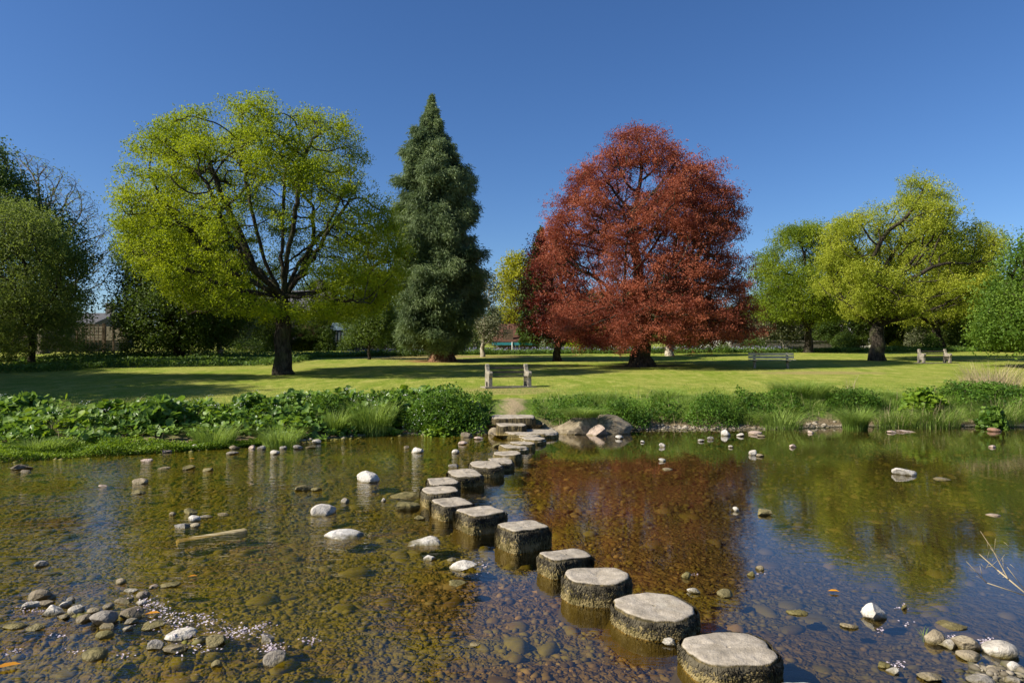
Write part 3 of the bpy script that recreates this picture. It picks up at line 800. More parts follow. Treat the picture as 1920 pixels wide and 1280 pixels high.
# ------------------------------------------------------------------ stone materials
def stepping_material():
    t = NT('stepping_stone')
    g = t.n('ShaderNodeNewGeometry'); p = g.outputs['Position']; x, y, z = t.xyz(p)
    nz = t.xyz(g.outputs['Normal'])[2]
    n1 = t.noise(9.0, p, 5.0, 0.65); n2 = t.noise(70.0, p, 2.0, 0.7); st = t.noise(26.0, t.scaled((1, 1, 0.10), p), 4.0, 0.7)
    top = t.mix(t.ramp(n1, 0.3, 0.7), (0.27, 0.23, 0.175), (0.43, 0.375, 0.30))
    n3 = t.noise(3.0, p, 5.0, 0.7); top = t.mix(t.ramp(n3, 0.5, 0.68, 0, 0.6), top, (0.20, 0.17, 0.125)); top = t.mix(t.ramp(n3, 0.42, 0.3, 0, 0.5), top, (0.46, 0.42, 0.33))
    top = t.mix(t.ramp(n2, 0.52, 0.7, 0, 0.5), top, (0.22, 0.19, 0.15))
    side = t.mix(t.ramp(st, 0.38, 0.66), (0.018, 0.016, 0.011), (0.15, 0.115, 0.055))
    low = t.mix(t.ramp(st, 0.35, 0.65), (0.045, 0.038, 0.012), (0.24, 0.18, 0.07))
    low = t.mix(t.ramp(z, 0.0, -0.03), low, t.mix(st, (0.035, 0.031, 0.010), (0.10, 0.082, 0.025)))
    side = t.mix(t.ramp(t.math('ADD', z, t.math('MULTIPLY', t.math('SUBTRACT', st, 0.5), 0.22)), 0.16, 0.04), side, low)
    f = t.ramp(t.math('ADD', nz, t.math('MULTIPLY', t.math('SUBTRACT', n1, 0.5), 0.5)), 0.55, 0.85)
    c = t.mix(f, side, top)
    h = t.math('ADD', t.math('MULTIPLY', n2, 0.3), t.math('ADD', n1, t.math('MULTIPLY', st, t.math('SUBTRACT', 1.0, f))))
    return t.done(c, 0.9, t.bump(h, 0.8, 0.02), 0.15)


def rock_material(name, a, b, moss=0.5):
    t = NT(name)
    g = t.n('ShaderNodeNewGeometry'); p = g.outputs['Position']; x, y, z = t.xyz(p)
    oi = t.n('ShaderNodeObjectInfo').outputs['Random']
    n1 = t.noise(8.0, p, 5.0, 0.65); n2 = t.noise(45.0, p, 3.0, 0.7)
    c = t.mix(t.ramp(n1, 0.3, 0.7), a, b)
    c = t.mix(t.ramp(n2, 0.5, 0.75, 0, 0.5), c, tuple(v * 0.5 for v in a))
    c = t.mix(t.math('MULTIPLY', oi, 0.35), c, (0.20, 0.16, 0.11))
    # algae grows on what the water wets
    zz = t.math('ADD', z, t.math('MULTIPLY', t.math('SUBTRACT', n1, 0.5), 0.10))
    c = t.mix(t.ramp(zz, 0.05, -0.01, 0, moss), c, t.mix(n2, (0.055, 0.045, 0.012), (0.16, 0.125, 0.03)))
    return t.done(c, t.ramp(zz, 0.0, 0.06, 0.45, 0.9), t.bump(t.math('ADD', n1, t.math('MULTIPLY', n2, 0.4)), 0.9, 0.035), 0.25)


M['step'] = stepping_material()
RK = {'w': rock_material('white_limestone', (0.40, 0.365, 0.31), (0.68, 0.64, 0.57), 0.95), 'g': rock_material('grey_cobble', (0.15, 0.135, 0.115), (0.32, 0.295, 0.26), 0.85),
      't': rock_material('tan_cobble', (0.19, 0.15, 0.095), (0.36, 0.30, 0.20), 0.85), 'b': rock_material('brown_cobble', (0.085, 0.068, 0.045), (0.22, 0.18, 0.125), 0.8),
      'o': rock_material('mossy_cobble', (0.065, 0.06, 0.018), (0.24, 0.20, 0.075), 0.6), 'p': rock_material('pinkish_cobble', (0.35, 0.26, 0.21), (0.56, 0.44, 0.37), 0.7),
      'r': rock_material('reddish_stone', (0.22, 0.11, 0.07), (0.36, 0.2, 0.14), 0.5)}
M['strand'] = leaf_mat('dark_hair_moss', (0.028, 0.024, 0.017), (0.13, 0.11, 0.07), (0.08, 0.07, 0.03), 0.1, 8.0, 0.8, 0.1)
M['strand_low'] = leaf_mat('tan_green_hair_algae', (0.10, 0.082, 0.028), (0.36, 0.28, 0.13), (0.2, 0.17, 0.06), 0.15, 8.0, 0.8, 0.1)


def superell(th, a, b, nexp, rot, seed, rough):
    c, s = np.cos(th - rot), np.sin(th - rot)
    r = 1.0 / ((np.abs(c) / a) ** nexp + (np.abs(s) / b) ** nexp) ** (1 / nexp)
    return r * (1 + rough * fbm(np.cos(th) * 1.6, np.sin(th) * 1.6, s=1.0, seed=seed, o=3))


def stepping_stone(label, x0, x1, yb, yf, ybot, nexp=2.4, rot=0.0, moss=True, name='stepping_stone', cat='stepping stone', group='stepping stones across the river', zb=-0.3, hole=False, zover=None, seed=0, kx=1.0):
    rgh = 0.12 if nexp < 3.5 else 0.07
    global rng
    rng = np.random.default_rng(500 + seed)
    df = CH * F / (ybot - HY); zt = CH - (yf - HY) * df / F
    if zover is None: zt *= 0.88; df = (CH - zt) * F / (yf - HY)
    if zover is not None: zt = zover; df = (CH - zt) * F / (yf - HY)
    db = (CH - zt) * F / (yb - HY); dm = (df + db) / 2; b = (db - df) / 2; a = (x1 - x0) / 2 * dm / F * kx
    cx = ((x0 + x1) / 2 - CX) * dm / F
    if nexp > 3.2:
        k = abs(math.cos(rot)) + abs(math.sin(rot)) * 0.8; a, b = a / k, b / k
    n = 96; th = np.arange(n) * 2 * PI / n
    R0 = superell(th, a, b, nexp, rot, seed, rgh)
    zs = [zb, zb * 0.5, 0.0, zt * 0.3, zt * 0.6, zt - 0.05, zt - 0.022, zt - 0.006, zt]; fr = [1.34, 1.17, 1.03, 1.03, 1.02, 1.005, 0.985, 0.955, 0.91]
    V = []; tlt = rng.normal(size=2) * 0.022
    for q, (zz, f) in enumerate(zip(zs, fr)):
        xx, yy = np.cos(th) * R0 * f, np.sin(th) * R0 * f
        k = 1 + 0.045 * fbm(xx * 4, yy * 4, np.full(n, zz * 7), seed=seed + 40)
        if q < 2: k = k + 0.16 * fbm(xx * 3, yy * 3, np.full(n, zz * 5), seed=seed + 60)
        if q > 3: k = k + 0.055 * fbm(xx * 11, yy * 13, np.full(n, zz * 9), seed=seed + 44)
        top = 0.02 * fbm(xx, yy, s=3.5, seed=seed + 5) + tlt[0] * xx + tlt[1] * yy if q > 4 else 0
        V.append(np.stack([xx * k, yy * k, zz + top + 0 * xx], 1))
    for f in (0.78, 0.58, 0.36, 0.17, 0.07, 0.055, 0.05):
        xx, yy = np.cos(th) * R0 * f, np.sin(th) * R0 * f
        V.append(np.stack([xx, yy, zt + tlt[0] * xx + tlt[1] * yy + 0.02 * fbm(xx, yy, s=3.5, seed=seed + 5) + 0.014 * fbm(xx, yy, s=12, seed=seed + 6)], 1))
    dep = -0.03 if hole else 0.0
    V.append(np.stack([np.cos(th) * R0 * 0.045, np.sin(th) * R0 * 0.045, np.full(n, zt + dep)], 1))
    m = len(V); V = np.concatenate(V + [np.array([[0, 0, zt + dep]])])
    idx = np.arange(m * n).reshape(m, n); nx = np.roll(idx, -1, 1)
    Fq = np.stack([idx[:-1], nx[:-1], nx[1:], idx[1:]], -1).reshape(-1, 4)
    Ft = np.stack([idx[-1], nx[-1], np.full(n, m * n)], 1)
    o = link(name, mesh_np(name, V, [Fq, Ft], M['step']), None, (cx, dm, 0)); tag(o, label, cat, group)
    if moss:
        k = int(min(4200, 15000 / dm))
        for nm, mat, lo, hi, ln, cnt in (('hair_moss', 'strand', zt * 0.5, zt - 0.012, 0.045, k), ('hair_algae', 'strand_low', 0.012, zt * 0.75, 0.05, k)):
            t_ = rng.uniform(0, 2 * PI, cnt); z0 = rng.uniform(lo, hi, cnt); l = ln * rng.uniform(0.5, 1.4, cnt)
            r = superell(t_, a, b, nexp, rot, seed, rgh) * 1.035
            k0 = 1 + 0.045 * fbm(np.cos(t_) * r * 4, np.sin(t_) * r * 4, z0 * 7, seed=seed + 40)
            r = r * k0
            out = np.stack([np.cos(t_), np.sin(t_), 0 * t_], 1); tan = np.stack([-np.sin(t_), np.cos(t_), 0 * t_], 1)
            c0 = out * r[:, None]; c0[:, 2] = z0
            w = (0.0035 + 0.004 * rng.uniform(size=cnt))[:, None] * max(1.0, dm / 7)
            bul = rng.uniform(0.004, 0.016, cnt)[:, None]
            sw = tan * rng.normal(size=(cnt, 1)) * 0.012
            mid = c0 + out * bul - np.array([0, 0, 1.0]) * (l * 0.5)[:, None] + sw * .5
            end = c0 + out * bul * 0.7 - np.array([0, 0, 1.0]) * l[:, None] + sw
            end[:, 2] = np.maximum(end[:, 2], -0.02)
            VV = np.stack([c0 - tan * w, c0 + tan * w, mid - tan * w, mid + tan * w, end], 1).reshape(-1, 3)
            bb = np.arange(cnt)[:, None] * 5
            f4 = np.concatenate([bb + np.array([[0, 1, 3, 2]])]); f3 = bb + np.array([[2, 3, 4]])
            link(nm, mesh_np(nm, VV, [f4, f3], M[mat], False), o)
    return o


STEPS = [
    ('stepping stone cut by the bottom edge, only a sliver of its top showing', 1455, 1568, 1276, 1332, 1385, 2.3, 0, 0, None),
    ('nearest whole round stepping stone, grey top with a small central hole', 1283, 1448, 1182, 1245, 1289, 2.7, 0.2, 1, None),
    ('second whole stepping stone from the front, smooth oval top with a tiny dark dot', 1153, 1300, 1109, 1162, 1203, 2.3, 0.1, 1, None),
    ('third whole stepping stone from the front, round with a pale olive mossy skirt', 1057, 1180, 1060, 1094, 1143, 2.4, 0.0, 1, None),
    ('low square stepping stone touching the third round one, its corner facing front', 1002, 1119, 1028, 1049, 1087, 7.0, 0.5, 0, None),
    ('tall square stepping stone with a black front face, nearest of the tall blocks', 928, 1037, 973, 996, 1043, 8.0, 0.55, 0, None),
    ('square stepping stone with dripping moss, second of the tall blocks', 853, 948, 947, 968, 1008, 8.0, 0.55, 0, None),
    ('square stepping stone third of the tall blocks, overlapped by the second', 807, 890, 931, 948, 981, 7.0, 0.5, 0, None),
    ('rough brown stepping stone with a sloping top, front half of the stacked pair', 787, 864, 908, 926, 957, 4.0, 0.25, 0, None),
    ('flat stepping stone showing above the rough brown one, rear half of the stacked pair', 797, 864, 894, 907, 938, 4.5, 0.3, 0, None),
    ('flat-topped stepping stone just beyond the stacked pair', 837, 905, 879, 894, 917, 4.5, 0.35, 0, None),
    ('broad oval stepping stone, second beyond the stacked pair', 882, 940, 863, 876, 898, 3.0, 0.2, 0, None),
    ('small dark-sided stepping stone behind the broad oval one', 917, 961, 858, 868, 883, 3.0, 0.1, 0, None),
    ('flat oval stepping stone halfway to the far slabs, fourth beyond the stacked pair', 925, 976, 845, 853, 867, 2.6, 0.1, 0, None),
    ('long flat stepping stone leaning on its right neighbour, sixth before the big slab', 938, 988, 831, 840, 850, 2.8, 0.2, 0, None),
    ('stepping stone with a shaded right side, overlapping the long flat one', 956, 1002, 826, 833, 844, 2.8, 0.2, 0, None),
    ('small oval stepping stone second before the big slab', 978, 1022, 817, 825, 835, 2.6, 0.1, 0, None),
    ('last oval stepping stone, right in front of the big slab', 972, 1013, 809, 817, 826, 2.6, 0.0, 0, None)]
for i, (lb, x0, x1, yb, yf, yt, ne, ro, ho, zo) in enumerate(STEPS):
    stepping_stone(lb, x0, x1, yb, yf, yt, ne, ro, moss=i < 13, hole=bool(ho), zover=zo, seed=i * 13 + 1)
# slabs at the landing
stepping_stone('long flat stone slab at the water edge before the landing steps', 936, 1043, 796, 813, 824, 5.0, 0.06, moss=False, name='landing_slab', cat='slab', group='slabs of the landing', seed=301)
stepping_stone('rounded flat slab behind the long one, lower step of the landing', 928, 987, 789, 799, 812, 4.0, 0.1, moss=False, name='landing_slab', cat='slab', group='slabs of the landing', zover=0.30, zb=0.08, seed=311)
stepping_stone('worn top step slab below the earthen path', 921, 1003, 777, 783, 800, 5.5, 0.02, moss=False, name='landing_slab', cat='slab', group='slabs of the landing', zover=0.44, zb=0.26, seed=321)

# ------------------------------------------------------------------ loose stones
import bmesh
ICO = {}
for sub in (1, 2, 3, 4):
    bm = bmesh.new(); bmesh.ops.create_icosphere(bm, subdivisions=sub, radius=1.0)
    ICO[sub] = (np.array([v.co[:] for v in bm.verts]), np.array([[v.index for v in f.verts] for f in bm.faces])); bm.free()


def rock_mesh(name, a, b, c, mat, seed, sub=3, facets=6, rough=0.14):
    r = np.random.default_rng(seed); V, Fc = ICO[sub]; V = V.copy()
    for _ in range(facets * 2 if facets > 2 else facets):
        n_ = unit(r.normal(size=3)); h = r.uniform(0.5, 0.86)
        dd = V @ n_ - h; V = V - np.maximum(dd, 0)[:, None] * n_ * 0.97
    V = V * (1 + rough * fbm(V[:, 0], V[:, 1], V[:, 2], s=1.4, seed=seed, o=3))[:, None]
    V = V * (1 + 0.05 * fbm(V[:, 0], V[:, 1], V[:, 2], s=5, seed=seed + 3, o=2))[:, None]
    V = V / np.abs(V).max(0) * np.array([a, b, c])
    me = mesh_np(name, V, Fc, mat)
    if facets > 2: me.set_sharp_from_angle(angle=math.radians(20 if sub > 3 else 30))
    return me


# photo column and row of the centre, width and height in photo pixels, stone, facets, label
LS = [
    (258, 900, 28, 14, 't', 1, 'smooth tan oval stone alone in the water at left'),
    (255, 921, 28, 10, 'o', 4, 'dark mossy stone just below the smooth tan oval one at left'),
    (361, 969, 22, 17, 'w', 1, 'round white stone topping the small cluster in the left water'),
    (337, 984, 32, 12, 'g', 5, 'flat grey stone at the foot of the round white one'),
    (363, 983, 18, 10, 't', 2, 'pale oval stone under the round white one'),
    (383, 967, 24, 8, 'g', 4, 'flat grey stone right of the round white one'),
    (352, 957, 26, 14, 'o', 4, 'mossy stone behind the round white one'),
    (321, 962, 13, 9, 't', 2, 'small tan stone left of the round white one'),
    (563, 913, 34, 14, 'o', 4, 'mossy tan stone standing alone between the left bank and the blocks'),
    (592, 916, 22, 10, 'o', 4, 'low mossy stone touching the right of the lone mossy tan one'),
    (604, 953, 50, 27, 'w', 7, 'angular boulder with a white top and black side, left of the square blocks'),
    (32, 873, 36, 15, 'b', 6, 'brown stone near the left edge below the cress'),
    (42, 882, 24, 8, 'b', 4, 'flat brown stone in front of the brown one by the cress'),
    (272, 861, 22, 9, 'p', 5, 'pinkish stone off the left bank'),
    (347, 875, 26, 11, 'o', 4, 'mossy stone beside the orange leaf off the left bank'),
    (388, 879, 22, 8, 'o', 4, 'low mossy stone right of the orange leaf'),
    (303, 876, 22, 6, 't', 3, 'sliver of pale stone left of the orange leaf'),
    (255, 846, 18, 9, 'b', 4, 'small brown stone at the end of the cress'),
    (308, 844, 20, 9, 'p', 3, 'pinkish stone on the left waterline between two cress patches'),
    (364, 837, 13, 9, 'w', 3, 'small white stone left of the first grass tuft'),
    (437, 837, 18, 10, 'b', 5, 'brown stone between the two grass tufts on the left shore'),
    (433, 848, 22, 8, 'g', 4, 'flat grey stone in front of the brown one between the tufts'),
    (472, 837, 15, 9, 'p', 4, 'pinkish stone at the left foot of the second grass tuft'),
    (488, 838, 16, 9, 'w', 5, 'white stone touching the second grass tuft'),
    (513, 846, 20, 11, 'w', 5, 'white stone in the water before the second grass tuft'),
    (530, 838, 14, 8, 'g', 4, 'grey stone under the second grass tuft'),
    (557, 837, 20, 10, 'g', 5, 'grey stone right of the second grass tuft'),
    (580, 836, 20, 7, 'b', 4, 'flat brown stone on the left shore below the white one'),
    (592, 826, 18, 11, 'w', 6, 'white stone on the left shore at the tall green grass'),
    (190, 910, 17, 6, 'p', 2, 'flat pinkish pebble left of the dark mossy stone'),
    (415, 963, 22, 7, 't', 2, 'flat tan stone right of the white-topped cluster'),
    (33, 816, 22, 12, 'r', 3, 'reddish stone on the left bank among butterbur leaves'),
    (68, 822, 16, 8, 'g', 3, 'grey stone on the left bank beside dry stalks'),
    (183, 808, 15, 11, 'p', 4, 'pinkish stone on the left bank above the cress'),
    (683, 891, 48, 27, 'w', 7, 'boulder with a chalky white top and brown base, left of the stepping stones'),
    (781, 842, 24, 14, 'w', 5, 'grey-white stone off the big green bush'),
    (762, 837, 11, 8, 'b', 3, 'small brown stone beside the grey-white one off the bush'),
    (854, 845, 14, 10, 'w', 1, 'round white stone between the bush and the far stepping stones'),
    (866, 829, 20, 9, 'p', 3, 'pale flat stone below the bush'),
    (850, 872, 20, 10, 'g', 3, 'grey stone left of the broad oval stepping stone'),
    (933, 833, 19, 12, 'o', 4, 'pale mossy stone at the left end of the long flat stepping stone'),
    (897, 820, 18, 7, 'p', 3, 'flat pale stone left of the big slab'),
    (873, 812, 28, 15, 'b', 6, 'brown angular stone at the right foot of the bush'),
    (900, 803, 27, 22, 'g', 5, 'grey boulder half under the bush, left of the landing'),
    (927, 806, 24, 20, 't', 2, 'rounded buff boulder leaning on the landing slabs'),
    (1162, 818, 15, 9, 'w', 3, 'white stone before the big boulder'),
    (1205, 827, 9, 5, 'w', 2, 'tiny white stone right of the big boulder'),
    (1242, 833, 13, 10, 'w', 4, 'white stone in the red reflection, farther of two'),
    (1242, 861, 14, 8, 'w', 4, 'white stone in the red reflection, nearer of two'),
    (1253, 878, 20, 6, 't', 2, 'tan stone just awash under the two white ones'),
    (763, 944, 46, 26, 'o', 7, 'angular mossy stone touching the left of the stacked pair'),
    (757, 928, 60, 12, 'o', 4, 'long low mossy slab behind the angular mossy stone'),
    (718, 936, 11, 9, 'w', 3, 'small white stone left of the long low mossy slab'),
    (647, 937, 18, 11, 'g', 4, 'grey stone right of the white-topped angular boulder'),
    (785, 969, 22, 11, 'o', 4, 'mossy stone left of the third tall block'),
    (642, 1000, 76, 24, 'w', 6, 'wide flat white stone with a mossy rim'),
    (783, 1018, 76, 15, 'w', 7, 'flat white slab just breaking the water left of the blocks'),
    (805, 1043, 23, 16, 'w', 5, 'white stone below the flat white slab'),
    (847, 1047, 20, 9, 'g', 4, 'grey stone between the flat slab and the white hump'),
    (868, 1057, 52, 24, 'w', 3, 'white hump with a green mossy skirt beside the tallest block'),
    (857, 1092, 34, 12, 'o', 3, 'mossy stone awash below the white hump'),
    (1257, 1202, 26, 17, 'w', 5, 'white stone at the foot of the second whole stepping stone'),
    (890, 1207, 20, 8, 't', 3, 'tan stone awash in the dark middle water'),
    (1362, 808, 17, 18, 'w', 4, 'upright white stone on the gravel shore'),
    (1333, 820, 13, 8, 'g', 4, 'grey stone in the water left of the upright white one'),
    (1317, 824, 14, 7, 'g', 3, 'flat grey stone farthest left before the gravel shore'),
    (1390, 813, 14, 10, 'w', 5, 'white stone right of the upright white one'),
    (1420, 809, 26, 11, 'p', 5, 'long pinkish stone on the gravel shore'),
    (1428, 816, 16, 6, 't', 4, 'flat tan stone under the long pinkish one'),
    (1372, 836, 10, 6, 'w', 3, 'tiny pale stone below the upright white one'),
    (1488, 834, 12, 9, 'p', 4, 'small pinkish stone alone off the grassy overhang'),
    (1522, 809, 11, 6, 'p', 3, 'small pinkish stone at the dark hollow in the bank'),
    (1413, 847, 15, 13, 'w', 5, 'taller of two touching pale stones off the gravel shore'),
    (1428, 852, 16, 8, 't', 5, 'flatter of two touching pale stones off the gravel shore'),
    (1704, 883, 43, 17, 'w', 4, 'long pinkish-white stone alone in the right pool'),
    (1382, 953, 13, 11, 'w', 4, 'small pale stone left of the olive pointed one'),
    (1438, 957, 30, 19, 'o', 7, 'olive pointed stone in the bluish water'),
    (1773, 896, 34, 7, 't', 2, 'tan stone awash right of the long pinkish-white one'),
    (1868, 964, 24, 7, 'p', 2, 'pinkish stone awash at the edge of the blue reflection'),
    (1870, 804, 22, 10, 'r', 2, 'reddish stone at the right waterline under the tall grass'),
    (1705, 806, 32, 9, 'p', 6, 'pale flat stone on the right waterline'),
    (1676, 808, 18, 7, 'p', 4, 'small pale stone left of the flat one on the right waterline'),
    (1863, 836, 12, 6, 'p', 3, 'small pinkish stone in the reflection of the dry grass'),
    (65, 1113, 42, 27, 'b', 3, 'large brown cobble at the top left of the pebble bar'),
    (93, 1117, 15, 11, 'g', 2, 'small grey cobble right of the large brown one'),
    (50, 1134, 36, 17, 'w', 5, 'white flat stone at the left end of the pebble bar'),
    (83, 1128, 30, 16, 'b', 3, 'dark brown cobble between the large brown and the white stones'),
    (90, 1143, 38, 22, 'w', 5, 'broad white stone in the front of the pebble bar'),
    (118, 1130, 21, 17, 'w', 4, 'rounded white stone behind the broad white one'),
    (130, 1122, 15, 13, 'g', 3, 'small grey stone behind the rounded white one'),
    (139, 1141, 32, 18, 'w', 5, 'pale stone right of the broad white one'),
    (172, 1143, 26, 14, 't', 3, 'tan stone behind the largest grey boulder of the bar'),
    (184, 1156, 52, 34, 'g', 4, 'largest grey boulder of the pebble bar'),
    (199, 1134, 24, 15, 'g', 5, 'grey stone behind the largest grey boulder'),
    (240, 1107, 28, 11, 'w', 3, 'flat pale stone at the upper right of the bar'),
    (264, 1113, 24, 18, 'b', 2, 'dark round cobble at the upper right of the bar'),
    (228, 1124, 36, 15, 'b', 4, 'brown stone under the flat pale one of the bar'),
    (262, 1128, 19, 12, 'w', 3, 'white stone under the dark round cobble'),
    (242, 1146, 42, 24, 'b', 3, 'big brown cobble right of the largest grey boulder'),
    (240, 1163, 24, 12, 'g', 4, 'grey stone below the big brown cobble'),
    (237, 1176, 18, 11, 'w', 3, 'small white stone two below the big brown cobble'),
    (148, 1158, 32, 18, 'b', 4, 'brown stone left of the largest grey boulder'),
    (112, 1155, 24, 11, 'b', 4, 'flat brown stone under the broad white one'),
    (190, 1188, 33, 17, 'o', 1, 'smooth olive oval stone below the largest grey boulder'),
    (197, 1173, 27, 11, 't', 3, 'tan stone between the largest grey boulder and the olive oval'),
    (278, 1171, 46, 18, 'o', 3, 'flat olive stone below the orange leaf of the bar'),
    (331, 1187, 54, 25, 'w', 4, 'long whitish stone tilted up to the right'),
    (393, 1199, 46, 24, 'o', 4, 'mossy dark stone right of the long whitish one'),
    (283, 1208, 32, 21, 'g', 5, 'grey stone with a dark flank left of the long whitish one'),
    (323, 1213, 44, 19, 't', 4, 'pale stone under the long whitish one'),
    (497, 1194, 28, 22, 'g', 6, 'grey angular stone above the petal-covered one'),
    (510, 1231, 42, 32, 'g', 5, 'stone strewn with pink petals near the bottom'),
    (168, 1224, 48, 25, 'o', 2, 'rounded mossy stone with a pale crown at bottom left'),
    (403, 1243, 22, 17, 'o', 3, 'olive stone alone near the bottom left'),
    (223, 1088, 19, 13, 't', 2, 'yellowish round stone behind the pebble bar'),
    (283, 1098, 20, 10, 'p', 4, 'pinkish stone behind the right end of the bar'),
    (312, 1095, 42, 10, 'o', 2, 'long olive stone awash right of the pinkish one'),
    (68, 1056, 28, 15, 'g', 6, 'grey speckled stone alone above the pebble bar'),
    (20, 1173, 42, 11, 'o', 2, 'flat olive stone at the left edge below the bar'),
    (60, 1174, 30, 14, 'o', 4, 'mossy stone below the left end of the bar'),
    (1288, 1076, 18, 15, 'o', 3, 'olive stone right of the third round stepping stone'),
    (1303, 1106, 23, 13, 'w', 3, 'white stone behind the second whole stepping stone'),
    (1363, 1110, 30, 18, 'o', 3, 'mossy round stone behind the nearest whole stepping stone'),
    (1410, 1074, 14, 12, 'o', 3, 'olive pebble, left of two in the bluish water'),
    (1427, 1063, 16, 11, 't', 3, 'tan pebble, right of two in the bluish water'),
    (1647, 1145, 48, 38, 'w', 8, 'angular white boulder standing in the right pool'),
    (1698, 1135, 12, 14, 'o', 3, 'small olive stone right of the angular white boulder'),
    (1597, 1172, 32, 12, 't', 2, 'tan stone awash left below the angular white boulder'),
    (1500, 1147, 40, 10, 'o', 2, 'mossy stone awash midway to the angular white boulder'),
    (1757, 1190, 40, 34, 't', 3, 'tan stone with a mossy foot, left end of the right shore stones'),
    (1793, 1172, 50, 14, 'o', 2, 'mossy slab awash behind the tan stone of the right shore'),
    (1788, 1206, 34, 20, 'w', 5, 'pale wedge right of the tan stone on the right shore'),
    (1822, 1202, 46, 38, 't', 5, 'buff angular stone in the middle of the right shore stones'),
    (1827, 1228, 44, 20, 't', 3, 'wet tan stone below the buff angular one'),
    (1890, 1213, 58, 38, 'w', 1, 'smooth rounded white boulder by the right edge'),
    (1662, 1245, 26, 15, 'o', 3, 'olive stone at the bottom with petals beside it'),
    (1677, 1256, 24, 14, 'w', 4, 'white stone touching the olive one at the bottom'),
    (1752, 1268, 42, 19, 't', 3, 'tan stone on the bottom edge left of the gravel'),
    (1868, 1253, 24, 13, 't', 3, 'tan stone in the gravel under the white boulder'),
    (1850, 1274, 48, 24, 'g', 3, 'grey-tan stone cut by the bottom edge in the gravel'),
    (1907, 1250, 24, 20, 'w', 4, 'whitish stone at the right edge in the gravel'),
    (1905, 1274, 26, 20, 'g', 4, 'grey stone in the bottom right corner')]
for i, (px, py, w, h, k, fc, lb) in enumerate(LS):
    yb_ = py + h * 0.5                                     # where its front meets the water or the gravel
    x, y, _ = on_z(px, yb_)
    d = y; x = (px - CX) * d / F; a = w * d / F / 2; hh = h * d / F
    g0 = max(0.0, gz(x, y))
    if g0 > 0.02:
        for _ in range(6):
            d = (CH - g0) * F / (yb_ - HY); x = (px - CX) * d / F; g0 = max(0.0, gz(x, d))
        y = d; a = w * d / F / 2; hh = h * d / F
    b = a * 0.85; ang = math.atan2(CH, d)
    up_ = max(0.02, (hh - 2 * b * math.sin(ang) * 0.55) / math.cos(ang)) if hh > 0.7 * a else hh * 0.55
    up_ *= 0.8; c = max(up_ * 0.75, a * 0.25)
    zc = g0 + up_ - c
    aw = w / 55.0
    o = link('river_stone', rock_mesh('river_stone', a * 1.06, b * 1.06, c, RK[k], 900 + i, 4 if w > 24 else 3, fc), None, (x, y + b * 0.8, zc))
    if fc > 1: o.rotation_euler = (random.uniform(-.12, .12), random.uniform(-.15, .15), random.uniform(-.4, .4))
    tag(o, lb, 'stone', 'loose stones in the river')
# the big grassy boulder at the landing
RK['B'] = rock_material('buff_boulder_stone', (0.16, 0.125, 0.075), (0.34, 0.28, 0.19), 0.6)
for lb, x, y, z, a, b, c, sd, fc, k in (('big buff boulder with a cap of grass beside the landing slabs', 1.95, 19.15, 0.12, 0.82, 0.62, 0.48, 71, 3, 'B'),
                                     ('big rounded boulder with a long sloping right side, next to the grass-capped one', 2.74, 19.2, 0.10, 0.70, 0.62, 0.42, 75, 3, 'B'),
                                     ('smaller pinkish boulder wedged between the two big ones at the landing', 2.36, 18.6, 0.06, 0.34, 0.28, 0.22, 73, 5, 'p')):
    o = link('boulder', rock_mesh('boulder', a, b, c, RK[k], sd, 4, fc, 0.2), None, (x, y, z)); tag(o, lb, 'boulder', 'big boulders beside the landing')
# the sunken plank
p = on_z(400, 1007, -0.035)
mb = MB(); mb.box((0, 0, 0), (0.78, 0.13, 0.10), 0.0, 0.02)
o = mb.build('sunken_log', simple_mat('waterlogged_wood', (0.20, 0.16, 0.075), (0.44, 0.36, 0.2), 14, stretch=(0.3, 2, 2)), None, p, bevel=0.03); o.rotation_euler = (0.1, -0.05, math.radians(33))
tag(o, 'waterlogged squared log lying awash in the left water', 'log')

# ------------------------------------------------------------------ gravel and pebbles nobody could count
def pebbles(name, X, Y, r, sub, mat, lift=0.05):
    n = len(X); V0, F0 = ICO[sub]; m = len(V0)
    Z = ground_z(X, Y)
    sc = np.stack([r * rng.uniform(0.8, 1.5, n), r * rng.uniform(0.6, 1.1, n), r * rng.uniform(0.35, 0.7, n)], 1)
    ph = rng.uniform(0, 2 * PI, n); c, s = np.cos(ph), np.sin(ph)
    base = V0[None] * (1 + 0.28 * rng.normal(size=(n, m, 1)) * (0.55 if sub == 1 else 0.3)) * sc[:, None]
    V = np.stack([base[..., 0] * c[:, None] - base[..., 1] * s[:, None], base[..., 0] * s[:, None] + base[..., 1] * c[:, None], base[..., 2]], -1)
    V += np.stack([X, Y, Z + sc[:, 2] * lift], 1)[:, None]
    Fc = (F0[None] + (np.arange(n) * m)[:, None, None]).reshape(-1, 3)
    o = link(name, mesh_np(name, V.reshape(-1, 3), Fc, mat)); return tag(o, kind='stuff')


